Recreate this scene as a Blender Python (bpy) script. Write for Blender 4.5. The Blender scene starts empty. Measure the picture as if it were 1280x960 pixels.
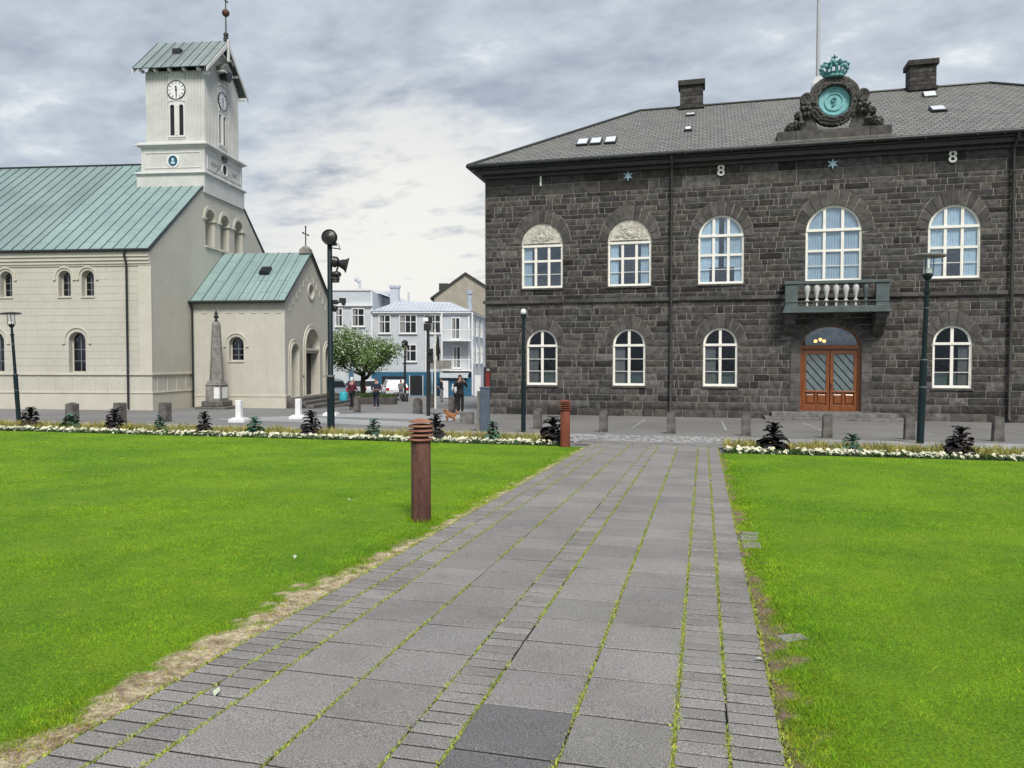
import bpy, bmesh, math, random
import numpy as np
from mathutils import Vector, Matrix, noise
from mathutils.geometry import tessellate_polygon

R = math.radians
random.seed(7)
scene = bpy.context.scene
COL = scene.collection

# ------------------------------------------------------------------ ground
SLOPE = 0.0242
def gz(y):
    return -SLOPE * max(-15.0, min(95.0, y))

# ------------------------------------------------------------------ mesh builder
class MB:
    def __init__(self, M=None):
        self.v = []; self.f = []; self.c = []; self.u = []; self.M = M; self.col = (1, 1, 1)
    def add(self, vs, fs, col=None, uvs=None):
        b = len(self.v); M = self.M
        for p in vs:
            p = Vector(p)
            self.v.append(tuple(M @ p) if M else tuple(p))
        for i, f in enumerate(fs):
            self.f.append(tuple(b + k for k in f))
            self.c.append(col or self.col)
            self.u.append(uvs[i] if uvs else None)
        return self
    def box(self, x0, x1, y0, y1, z0, z1, col=None):
        vs = [(x0,y0,z0),(x1,y0,z0),(x1,y1,z0),(x0,y1,z0),(x0,y0,z1),(x1,y0,z1),(x1,y1,z1),(x0,y1,z1)]
        return self.add(vs, [(0,3,2,1),(4,5,6,7),(0,1,5,4),(1,2,6,5),(2,3,7,6),(3,0,4,7)], col)
    def frustum(self, cx, cy, z0, z1, a0, b0, a1, b1, col=None):
        vs = [(cx+sx*a, cy+sy*b, z) for z, a, b in ((z0,a0,b0),(z1,a1,b1)) for sx, sy in ((-1,-1),(1,-1),(1,1),(-1,1))]
        return self.add(vs, [(0,3,2,1),(4,5,6,7),(0,1,5,4),(1,2,6,5),(2,3,7,6),(3,0,4,7)], col)
    def path(self, pts, rad, n=10, col=None):
        pts = [Vector(p) for p in pts]
        if not hasattr(rad, '__len__'): rad = [rad]*len(pts)
        vs = []; fs = []
        ref = None
        for i, p in enumerate(pts):
            a = pts[max(0, i-1)]; b = pts[min(len(pts)-1, i+1)]
            t = (b-a).normalized()
            if ref is None: ref = Vector((0,0,1)) if abs(t.z) < .9 else Vector((1,0,0))
            s = t.cross(ref).normalized(); w = s.cross(t).normalized(); ref = w
            for k in range(n):
                an = 2*math.pi*k/n
                vs.append(p + (s*math.cos(an)+w*math.sin(an))*rad[i])
        for i in range(len(pts)-1):
            for k in range(n):
                fs.append((i*n+k, i*n+(k+1)%n, (i+1)*n+(k+1)%n, (i+1)*n+k))
        fs.append(tuple(range(n))[::-1]); fs.append(tuple((len(pts)-1)*n+k for k in range(n)))
        return self.add(vs, fs, col)
    def tube(self, p0, p1, r0, r1=None, n=12, col=None):
        return self.path([p0, p1], [r0, r0 if r1 is None else r1], n, col)
    def lathe(self, cx, cy, prof, n=24, col=None):
        vs = []; fs = []
        for r, z in prof:
            for k in range(n):
                a = 2*math.pi*k/n
                vs.append((cx+r*math.cos(a), cy+r*math.sin(a), z))
        for i in range(len(prof)-1):
            for k in range(n):
                fs.append((i*n+k, i*n+(k+1)%n, (i+1)*n+(k+1)%n, (i+1)*n+k))
        fs.append(tuple(range(n))[::-1]); fs.append(tuple((len(prof)-1)*n+k for k in range(n)))
        return self.add(vs, fs, col)
    def sphere(self, c, r, s=(1,1,1), n=10, m=7, col=None, jit=0):
        vs = []; fs = []
        for i in range(m+1):
            ph = math.pi*i/m
            for k in range(n):
                a = 2*math.pi*k/n; j = 1+random.uniform(-jit, jit)
                vs.append((c[0]+r*s[0]*math.sin(ph)*math.cos(a)*j, c[1]+r*s[1]*math.sin(ph)*math.sin(a)*j, c[2]+r*s[2]*math.cos(ph)*j))
        for i in range(m):
            for k in range(n):
                fs.append((i*n+k, (i+1)*n+k, (i+1)*n+(k+1)%n, i*n+(k+1)%n))
        return self.add(vs, fs, col)
    def plate(self, outer, holes, fm, d0, d1, col=None):
        """flat outline with holes, extruded from depth d0 to d1; fm(x, z, d) gives the 3D point"""
        loops = [outer] + list(holes)
        tris = tessellate_polygon([[Vector((p[0], p[1], 0)) for p in l] for l in loops])
        flat = [p for l in loops for p in l]; n = len(flat)
        vs = [fm(p[0], p[1], d0) for p in flat] + [fm(p[0], p[1], d1) for p in flat]
        fs = []
        for t in tris:
            fs.append((t[0], t[1], t[2])); fs.append((t[2]+n, t[1]+n, t[0]+n))
        b = 0
        for l in loops:
            m = len(l)
            for k in range(m):
                a, c = b+k, b+(k+1) % m
                fs.append((a, c, c+n, a+n))
            b += m
        return self.add(vs, fs, col)
    def build(self, name, mat, parent=None, smooth=None, recalc=True, bevel=0):
        me = bpy.data.meshes.new(name)
        me.from_pydata(self.v, [], self.f)
        me.update()
        if any(u is not None for u in self.u):
            lay = me.uv_layers.new(name='UVMap'); d = []
            for poly, u in zip(me.polygons, self.u):
                for k in range(len(poly.vertices)):
                    d += list(u[k]) if u is not None else [0, 0]
            lay.data.foreach_set('uv', d)
        if any(c != (1, 1, 1) for c in self.c):
            at = me.color_attributes.new('Col', 'FLOAT_COLOR', 'CORNER'); d = []
            for poly, c in zip(me.polygons, self.c):
                d += [c[0], c[1], c[2], 1.0]*len(poly.vertices)
            at.data.foreach_set('color', d)
        else:
            at = me.color_attributes.new('Col', 'FLOAT_COLOR', 'CORNER')
            at.data.foreach_set('color', [1.0]*(4*len(me.loops)))
        if recalc:
            bm = bmesh.new(); bm.from_mesh(me)
            bmesh.ops.remove_doubles(bm, verts=bm.verts, dist=1e-5)
            bmesh.ops.recalc_face_normals(bm, faces=bm.faces)
            bm.to_mesh(me); bm.free()
        if smooth is not None:
            me.polygons.foreach_set('use_smooth', [True]*len(me.polygons))
            me.set_sharp_from_angle(angle=R(smooth))
        me.materials.append(mat)
        o = bpy.data.objects.new(name, me); COL.objects.link(o)
        if parent is not None: o.parent = parent
        if bevel:
            md = o.modifiers.new('bevel', 'BEVEL'); md.width = bevel; md.segments = 2; md.limit_method = 'ANGLE'
        return o

def tag(o, label=None, cat=None, group=None, kind=None):
    if label: o['label'] = label
    if cat: o['category'] = cat
    if group: o['group'] = group
    if kind: o['kind'] = kind
    return o
def thing(name, loc, rz=0, label=None, cat=None, group=None):
    o = bpy.data.objects.new(name, None); COL.objects.link(o)
    o.location = loc; o.rotation_euler = (0, 0, rz); o.empty_display_size = .2
    return tag(o, label, cat, group)
def copy_tree(o, kids, parent=None):
    c = o.copy(); COL.objects.link(c)
    if parent is not None: c.parent = parent
    for ch in kids.get(o.name, []): copy_tree(ch, kids, c)
    return c
def kids_of(root):
    d = {}
    def rec(o):
        d[o.name] = [x for x in COL.objects if x.parent == o]
        for x in d[o.name]: rec(x)
    rec(root); return d
def arch(cx, w, z0, zs, rise=None, n=18):
    r = w/2; rise = r if rise is None else rise
    return [(cx-r, z0), (cx+r, z0)] + [(cx+r*math.cos(math.pi*k/n), zs+rise*math.sin(math.pi*k/n)) for k in range(n+1)]
def circle(cx, cz, r, n=28, rz=None):
    return [(cx+r*math.cos(2*math.pi*k/n), cz+(rz or r)*math.sin(2*math.pi*k/n)) for k in range(n)]
def rect(a, b, c, d): return [(a, c), (b, c), (b, d), (a, d)]

# ------------------------------------------------------------------ materials
def new_mat(name):
    m = bpy.data.materials.new(name); m.use_nodes = True
    nt = m.node_tree; return m, nt, nt.nodes['Principled BSDF']
def N(nt, t, **kw):
    n = nt.nodes.new(t)
    for k, v in kw.items():
        if hasattr(n, k): setattr(n, k, v)
        else: n.inputs[k.replace('_', ' ')].default_value = v
    return n
def L(nt, a, b): nt.links.new(a, b)
def mix(nt, fac, a, b, mode='MIX'):
    n = nt.nodes.new('ShaderNodeMix'); n.data_type = 'RGBA'; n.blend_type = mode
    for idx, x in ((0, fac), (6, a), (7, b)):
        if isinstance(x, bpy.types.NodeSocket): nt.links.new(x, n.inputs[idx])
        elif idx == 0: n.inputs[0].default_value = x
        else: n.inputs[idx].default_value = (*x, 1) if len(x) == 3 else x
    return n.outputs[2]
def ramp(nt, src, p0, p1, c0=(0,0,0), c1=(1,1,1)):
    n = nt.nodes.new('ShaderNodeValToRGB'); e = n.color_ramp.elements
    e[0].position = p0; e[1].position = p1; e[0].color = (*c0, 1); e[1].color = (*c1, 1)
    nt.links.new(src, n.inputs[0]); return n.outputs[0]
def noise_tex(nt, scale, detail=4, vec=None, rough=.55):
    n = N(nt, 'ShaderNodeTexNoise'); n.inputs['Scale'].default_value = scale; n.inputs['Detail'].default_value = detail
    n.inputs['Roughness'].default_value = rough
    if vec is not None: L(nt, vec, n.inputs['Vector'])
    return n.outputs[0]
def coords(nt, sc=(1,1,1)):
    t = N(nt, 'ShaderNodeTexCoord'); m = N(nt, 'ShaderNodeMapping'); m.inputs['Scale'].default_value = sc
    L(nt, t.outputs['Object'], m.inputs[0]); return m.outputs[0]
def bump(nt, h, strength, dist, bs):
    b = N(nt, 'ShaderNodeBump'); b.inputs['Strength'].default_value = strength; b.inputs['Distance'].default_value = dist
    L(nt, h, b.inputs['Height']); L(nt, b.outputs[0], bs.inputs['Normal']); return b

def surf(name, c, rough=.6, var=.12, scale=3.0, bmp=.0, bscale=40, metal=0, c2=None, sc=(1,1,1), spec=.5, streak=0, coat=0):
    """general painted / stone / metal surface: colour attribute times a two-scale noise variation"""
    m, nt, bs = new_mat(name)
    vec = coords(nt, sc)
    n1 = noise_tex(nt, scale, 5, vec); n2 = noise_tex(nt, scale*9, 3, vec)
    c2 = c2 or tuple(x*(1-var*2) for x in c)
    base = mix(nt, ramp(nt, n1, .35, .68), c, c2)
    base = mix(nt, var, base, mix(nt, 1.0, base, ramp(nt, n2, .34, .68, (.40,.40,.40), (1.6,1.6,1.6)), 'MULTIPLY'))
    if streak:
        v2 = coords(nt, (5, 5, .35)); n3 = noise_tex(nt, 1.5, 4, v2)
        base = mix(nt, ramp(nt, n3, .52, .8, (0,0,0), (streak,)*3), base, tuple(x*.55 for x in c))
    at = N(nt, 'ShaderNodeAttribute'); at.attribute_name = 'Col'
    base = mix(nt, 1.0, base, at.outputs['Color'], 'MULTIPLY')
    L(nt, base, bs.inputs['Base Color'])
    bs.inputs['Roughness'].default_value = rough; bs.inputs['Metallic'].default_value = metal
    bs.inputs['Specular IOR Level'].default_value = spec
    if coat: bs.inputs['Coat Weight'].default_value = coat; bs.inputs['Coat Roughness'].default_value = .08
    if bmp: bump(nt, noise_tex(nt, bscale, 5, vec), bmp, .02, bs)
    return m

M = {}
M['stone'] = surf('basalt_block', (.092,.086,.083), .88, .95, 4.2, 1.0, 30, c2=(.036,.034,.034), spec=.25)
M['stone_fine'] = surf('basalt_dressed', (.105,.099,.095), .85, .25, 3.5, .4, 40, spec=.3)
M['mortar'] = surf('mortar', (.40,.375,.34), .95, .3, 6, .4, 60, spec=.1)
M['kerb'] = surf('kerb_granite', (.21,.205,.195), .85, .25, 5, .4, 60)
M['white'] = surf('white_paint', (.86,.84,.78), .45, .06, 3)
M['plaster'] = surf('plaster_relief', (.62,.59,.52), .8, .25, 6, .5, 30)
M['cream'] = surf('cream_render', (.53,.512,.452), .75, .06, .5, .2, 40, streak=.20)
M['cream_trim'] = surf('cream_trim', (.56,.535,.46), .7, .05, 1, .1, 40)
M['tower'] = surf('tower_boarding', (.60,.605,.585), .6, .08, 1.2, .1, 30, streak=.22)
M['tower_trim'] = surf('tower_trim', (.68,.685,.665), .6, .07, 1.5, .05, 30, streak=.15)
M['black'] = surf('black_metal', (.018,.019,.021), .42, .1, 5)
M['gutter'] = surf('gutter_metal', (.028,.033,.035), .45, .2, 4, spec=.4)
M['pipe'] = surf('downpipe_metal', (.05,.047,.047), .5, .2, 4)
M['post_green'] = surf('post_green_paint', (.006,.019,.023), .5, .15, 3, spec=.25)
M['balcony'] = surf('balcony_green_grey', (.085,.115,.118), .6, .15, 3)
M['baluster'] = surf('baluster_pale', (.55,.56,.55), .6, .1, 3)
M['verdigris'] = surf('verdigris', (.23,.50,.53), .65, .25, 7, .3, 40, c2=(.14,.38,.41))
M['wood'] = surf('varnished_oak', (.24,.075,.017), .35, .5, 3.0, .15, 30, c2=(.14,.038,.011), sc=(9,9,.7), coat=.35)
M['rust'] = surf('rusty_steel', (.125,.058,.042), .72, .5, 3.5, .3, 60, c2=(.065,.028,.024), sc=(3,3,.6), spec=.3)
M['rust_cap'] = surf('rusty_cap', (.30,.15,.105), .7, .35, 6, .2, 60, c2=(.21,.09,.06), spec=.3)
M['rust_red'] = surf('rusty_steel_red', (.20,.058,.03), .72, .4, 3.5, .25, 60, c2=(.13,.036,.022), sc=(3,3,.6), spec=.3)
M['bollard'] = surf('bollard_stone', (.17,.16,.15), .9, .3, 5, .5, 50, spec=.2)
M['granite'] = surf('pale_granite', (.27,.255,.24), .75, .25, 4, .3, 60)
M['whitestone'] = surf('white_marble_paint', (.78,.79,.80), .6, .06, 4)
M['slateblue'] = surf('slate_blue_metal', (.075,.10,.135), .45, .12, 3)
M['bluewall'] = surf('pale_blue_corrugated', (.54,.58,.62), .6, .06, 1.5)
M['bluedeep'] = surf('deep_blue_paint', (.022,.115,.20), .5, .1, 2)
M['blueroof'] = surf('blue_grey_roof', (.52,.56,.62), .5, .08, 1)
M['khaki'] = surf('khaki_render', (.36,.33,.27), .8, .1, 1)
M['pipewhite'] = surf('flue_metal', (.42,.46,.52), .4, .1, 3)
M['skin'] = surf('skin', (.50,.28,.20), .5, .05, 5)
M['navy'] = surf('navy_cloth', (.018,.026,.05), .85, .2, 8)
M['maroon'] = surf('maroon_cloth', (.10,.014,.028), .85, .2, 8)
M['darkcloth'] = surf('dark_cloth', (.014,.014,.017), .9, .2, 8)
M['whitecloth'] = surf('white_cloth', (.70,.72,.74), .85, .1, 8)
M['greycloth'] = surf('grey_cloth', (.22,.23,.25), .85, .1, 8)
M['teal'] = surf('teal_plastic', (.05,.42,.50), .5, .1, 5)
M['hair'] = surf('brown_hair', (.10,.05,.025), .7, .2, 20)
M['tan'] = surf('tan_fur', (.30,.13,.05), .9, .4, 14, .4, 60, c2=(.25,.09,.03))
M['whitefur'] = surf('white_fur', (.62,.58,.50), .9, .2, 14)
M['orange'] = surf('orange_paint', (.75,.17,.06), .5, .1, 5)
M['redpaint'] = surf('dark_red_paint', (.20,.018,.014), .45, .1, 5)
M['carwhite'] = surf('car_paint_white', (.66,.68,.72), .25, .03, 3, coat=.8)
M['cargrey'] = surf('car_paint_grey', (.24,.30,.36), .25, .03, 3, coat=.8)
M['rubber'] = surf('tyre_rubber', (.02,.02,.02), .85, .1, 8)
M['chrome'] = surf('rim_metal', (.5,.5,.52), .3, .05, 5, metal=.9)
M['redlamp'] = surf('red_lens', (.45,.015,.01), .3, .05, 5)
M['bark'] = surf('bark', (.055,.04,.03), .9, .3, 6, .5, 30, sc=(3,3,.6))
M['leaf'] = surf('tree_leaf', (.13,.23,.05), .6, .3, 2.5, c2=(.06,.12,.025))
M['blossom'] = surf('tree_blossom', (.50,.56,.42), .7, .1, 3)
M['purple'] = surf('kale_purple_leaf', (.012,.007,.011), .7, .3, 9, .3, 30)
M['kale'] = surf('kale_green_leaf', (.055,.13,.085), .55, .3, 9, .3, 30, c2=(.03,.08,.06))
M['petal'] = surf('white_petal', (.74,.75,.72), .6, .05, 20)
M['yellowleaf'] = surf('yellow_foliage', (.42,.35,.09), .7, .4, 3, c2=(.17,.19,.05))
M['bedleaf'] = surf('bedding_leaf', (.06,.13,.03), .6, .3, 6)
M['soil'] = surf('dark_soil', (.05,.037,.027), .95, .3, 8, .6, 30)
M['blueportrait'] = surf('blue_enamel', (.03,.14,.22), .4, .3, 6)
M['curtain'] = surf('blue_white_curtain', (.52,.68,.80), .9, .08, 5)
M['curtain_grey'] = surf('grey_curtain', (.26,.26,.255), .9, .08, 5)

def glass_mat(name, tint, refl, rough=.02):
    m, nt, bs = new_mat(name); nt.nodes.remove(bs)
    out = nt.nodes['Material Output']
    tr = N(nt, 'ShaderNodeBsdfTransparent'); tr.inputs[0].default_value = (*tint, 1)
    gl = N(nt, 'ShaderNodeBsdfGlossy'); gl.inputs['Roughness'].default_value = rough
    gl.inputs['Color'].default_value = (.85,.93,1,1)
    lw = N(nt, 'ShaderNodeLayerWeight'); lw.inputs[0].default_value = .5
    pw = N(nt, 'ShaderNodeMath', operation='POWER'); L(nt, lw.outputs['Facing'], pw.inputs[0]); pw.inputs[1].default_value = 4
    ma = N(nt, 'ShaderNodeMath', operation='MULTIPLY_ADD'); L(nt, pw.outputs[0], ma.inputs[0]); ma.inputs[1].default_value = .8; ma.inputs[2].default_value = refl
    vec = coords(nt); b = N(nt, 'ShaderNodeBump'); b.inputs['Strength'].default_value = .25; b.inputs['Distance'].default_value = .02
    L(nt, noise_tex(nt, 1.7, 2, vec), b.inputs['Height']); L(nt, b.outputs[0], gl.inputs['Normal'])
    mx = N(nt, 'ShaderNodeMixShader'); L(nt, ma.outputs[0], mx.inputs[0]); L(nt, tr.outputs[0], mx.inputs[1]); L(nt, gl.outputs[0], mx.inputs[2])
    L(nt, mx.outputs[0], out.inputs[0]); return m
M['glass'] = glass_mat('window_glass', (.95,.97,.99), .10)
M['glass_low'] = glass_mat('window_glass_low', (.80,.82,.84), .028)
M['glass_dark'] = glass_mat('window_glass_dark', (.30,.32,.35), .07)
def plain_dark(name, c, rough):
    m, nt, bs = new_mat(name); bs.inputs['Base Color'].default_value = (*c, 1); bs.inputs['Roughness'].default_value = rough
    return m
M['dark'] = plain_dark('dark_void', (.008,.009,.011), .5)
M['carglass'] = plain_dark('car_glass', (.02,.025,.03), .06)
M['panel_glass'] = surf('frosted_door_glass', (.16,.20,.215), .25, .1, 4)

def emis(name, c, s):
    m, nt, bs = new_mat(name); bs.inputs['Emission Color'].default_value = (*c, 1); bs.inputs['Emission Strength'].default_value = s
    bs.inputs['Base Color'].default_value = (*c, 1); return m
M['lamp_on'] = emis('lit_bulb', (1, .50, .14), 1.6)

def tile_roof():
    m, nt, bs = new_mat('slate_tiles')
    uv = N(nt, 'ShaderNodeUVMap'); 
    br = N(nt, 'ShaderNodeTexBrick'); br.offset = .5
    br.inputs['Scale'].default_value = 1; br.inputs['Brick Width'].default_value = .34; br.inputs['Row Height'].default_value = .26
    br.inputs['Mortar Size'].default_value = .032; br.inputs['Mortar Smooth'].default_value = .3; br.inputs['Bias'].default_value = 0
    br.inputs['Color1'].default_value = (.135,.137,.135,1); br.inputs['Color2'].default_value = (.195,.198,.193,1); br.inputs['Mortar'].default_value = (.045,.045,.044,1)
    L(nt, uv.outputs[0], br.inputs['Vector'])
    vec = coords(nt); n1 = noise_tex(nt, .9, 6, vec, .65)
    c = mix(nt, ramp(nt, n1, .42, .66, (0,0,0), (.5,)*3), br.outputs[0], (.17,.168,.135))
    n2 = noise_tex(nt, 14, 4, vec)
    c = mix(nt, .45, c, mix(nt, 1, c, ramp(nt, n2, .3, .7, (.4,.4,.4), (1.6,1.6,1.6)), 'MULTIPLY'))
    L(nt, c, bs.inputs['Base Color']); bs.inputs['Roughness'].default_value = .7
    # each course steps down over the next one
    sep = N(nt, 'ShaderNodeSeparateXYZ'); L(nt, uv.outputs[0], sep.inputs[0])
    dv = N(nt, 'ShaderNodeMath', operation='DIVIDE'); L(nt, sep.outputs[1], dv.inputs[0]); dv.inputs[1].default_value = .26
    fr = N(nt, 'ShaderNodeMath', operation='FRACT'); L(nt, dv.outputs[0], fr.inputs[0])
    sb = N(nt, 'ShaderNodeMath', operation='SUBTRACT'); sb.inputs[0].default_value = 1; L(nt, fr.outputs[0], sb.inputs[1])
    ad = N(nt, 'ShaderNodeMath', operation='SUBTRACT'); L(nt, sb.outputs[0], ad.inputs[0]); L(nt, br.outputs['Fac'], ad.inputs[1])
    bump(nt, ad.outputs[0], .8, .03, bs)
    return m
M['slate'] = tile_roof()
def copper_roof(name, c1, c2, c3, panel_h, off):
    m, nt, bs = new_mat(name)
    uv = N(nt, 'ShaderNodeUVMap')
    br = N(nt, 'ShaderNodeTexBrick'); br.offset = off; br.offset_frequency = 2
    mp = N(nt, 'ShaderNodeMapping'); mp.inputs['Rotation'].default_value = (0, 0, math.pi/2); L(nt, uv.outputs[0], mp.inputs[0])
    br.inputs['Scale'].default_value = 1; br.inputs['Brick Width'].default_value = panel_h; br.inputs['Row Height'].default_value = .62
    br.inputs['Mortar Size'].default_value = .020; br.inputs['Mortar Smooth'].default_value = .1
    br.inputs['Color1'].default_value = (*c1, 1); br.inputs['Color2'].default_value = (*c2, 1); br.inputs['Mortar'].default_value = tuple(x*.45 for x in c1) + (1,)
    L(nt, mp.outputs[0], br.inputs['Vector'])
    vec = coords(nt); n1 = noise_tex(nt, .35, 5, vec, .6); n2 = noise_tex(nt, 9, 6, vec, .7)
    c = mix(nt, ramp(nt, n1, .40, .70, (0,0,0), (.8,)*3), br.outputs[0], c3)
    c = mix(nt, .35, c, mix(nt, 1, c, ramp(nt, n2, .3, .7, (.5,.5,.5), (1.45,1.45,1.45)), 'MULTIPLY'))
    L(nt, c, bs.inputs['Base Color']); bs.inputs['Roughness'].default_value = .55
    bump(nt, n2, .15, .02, bs)
    return m
M['copper'] = copper_roof('green_copper_sheet', (.19,.265,.265), (.225,.30,.30), (.15,.195,.20), 5.1, .33)
M['copper_new'] = copper_roof('green_copper_sheet_bright', (.22,.315,.312), (.255,.35,.345), (.18,.26,.26), 2.1, .41)
M['copper_tower'] = copper_roof('green_copper_sheet_tower', (.21,.265,.265), (.25,.30,.295), (.15,.18,.18), 7.1, .33)
M['seam'] = surf('copper_seam', (.07,.125,.125), .6, .2, 3)

def paving_mat():
    m, nt, bs = new_mat('paving_slab')
    vec = coords(nt); n1 = noise_tex(nt, 1.3, 5, vec); n2 = noise_tex(nt, 150, 3, vec, .7); n3 = noise_tex(nt, 7, 5, vec, .7)
    c = mix(nt, ramp(nt, n1, .35, .7), (.215,.205,.199), (.170,.162,.158))
    c = mix(nt, 1, c, ramp(nt, n2, .32, .68, (.30,.30,.30), (1.85,1.85,1.85)), 'MULTIPLY')
    c = mix(nt, ramp(nt, n3, .58, .78, (0,0,0), (.35,)*3), c, (.10,.098,.09))
    at = N(nt, 'ShaderNodeAttribute'); at.attribute_name = 'Col'
    c = mix(nt, 1, c, at.outputs['Color'], 'MULTIPLY')
    n6 = noise_tex(nt, 2.6, 6, vec, .7); c = mix(nt, ramp(nt, n6, .60, .70, (0,0,0), (.3,)*3), c, (.12,.115,.105))
    L(nt, c, bs.inputs['Base Color']); bs.inputs['Roughness'].default_value = .85; bs.inputs['Specular IOR Level'].default_value = .3
    bump(nt, n2, .35, .004, bs)
    return m
M['paving'] = paving_mat()
def asphalt(name, a, b, sc=60):
    m, nt, bs = new_mat(name)
    vec = coords(nt); n1 = noise_tex(nt, .25, 5, vec); n2 = noise_tex(nt, sc, 3, vec, .7)
    c = mix(nt, ramp(nt, n1, .38, .66), a, b)
    c = mix(nt, .5, c, mix(nt, 1, c, ramp(nt, n2, .3, .7, (.5,.5,.5), (1.5,1.5,1.5)), 'MULTIPLY'))
    L(nt, c, bs.inputs['Base Color']); bs.inputs['Roughness'].default_value = .8
    return m
M['asphalt'] = asphalt('road_asphalt', (.19,.188,.188), (.145,.145,.146))
M['pave_light'] = asphalt('light_paving', (.33,.335,.345), (.26,.265,.275))
M['pave_dark'] = asphalt('dark_paving', (.185,.178,.172), (.14,.135,.13))
def cobble():
    m, nt, bs = new_mat('cobbles')
    vec = coords(nt); vo = N(nt, 'ShaderNodeTexVoronoi'); vo.inputs['Scale'].default_value = 7; L(nt, vec, vo.inputs['Vector'])
    c = mix(nt, ramp(nt, vo.outputs['Distance'], .25, .6), (.50,.50,.50), (.13,.13,.13))
    L(nt, c, bs.inputs['Base Color']); bs.inputs['Roughness'].default_value = .8; bump(nt, vo.outputs['Distance'], -.5, .03, bs)
    return m
M['cobble'] = cobble()

def lawn_mat(name, blades):
    m, nt, bs = new_mat(name)
    vec = coords(nt); n1 = noise_tex(nt, .55, 6, vec, .6); n2 = noise_tex(nt, 3.2, 6, vec, .65)
    g1, g2, g3 = ((.235,.435,.014), (.165,.365,.013), (.35,.50,.03)) if blades else ((.16,.29,.010), (.105,.22,.009), (.22,.31,.02))
    c = mix(nt, ramp(nt, n1, .38, .62), g1, g2)
    c = mix(nt, ramp(nt, n2, .54, .76, (0,0,0), (.7,)*3), c, g3)
    if not blades:
        n3 = noise_tex(nt, 55, 5, vec, .75)
        c = mix(nt, 1, c, ramp(nt, n3, .3, .7, (.35,.35,.35), (1.6,1.6,1.6)), 'MULTIPLY')
        at = N(nt, 'ShaderNodeAttribute'); at.attribute_name = 'dirt'
        n4 = noise_tex(nt, 9, 6, vec, .7); n5 = noise_tex(nt, 40, 4, vec, .7)
        d = mix(nt, ramp(nt, n4, .4, .62), (.60,.51,.35), (.27,.20,.13))
        d = mix(nt, 1, d, ramp(nt, n5, .3, .7, (.5,.5,.5), (1.5,1.5,1.5)), 'MULTIPLY')
        sx_ = N(nt, 'ShaderNodeSeparateXYZ'); L(nt, vec, sx_.inputs[0]); d = mix(nt, ramp(nt, sx_.outputs[0], 0, .1, (0,0,0), (.75,)*3), d, (.13,.095,.07))
        c = mix(nt, ramp(nt, at.outputs['Fac'], .3, .75), c, d)
        bump(nt, n3, .8, .03, bs)
    else:
        at = N(nt, 'ShaderNodeAttribute'); at.attribute_name = 'Col'
        c = mix(nt, 1, c, at.outputs['Color'], 'MULTIPLY')
    L(nt, c, bs.inputs['Base Color']); bs.inputs['Roughness'].default_value = .6 if blades else .9; bs.inputs['Specular IOR Level'].default_value = .25
    if blades:
        out = nt.nodes['Material Output']; tl = N(nt, 'ShaderNodeBsdfTranslucent'); L(nt, c, tl.inputs[0])
        mx = N(nt, 'ShaderNodeMixShader'); mx.inputs[0].default_value = .4; L(nt, bs.outputs[0], mx.inputs[1]); L(nt, tl.outputs[0], mx.inputs[2]); L(nt, mx.outputs[0], out.inputs[0])
    return m
M['lawn'] = lawn_mat('lawn_ground', False)
M['blade'] = lawn_mat('grass_blade', True)
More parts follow.
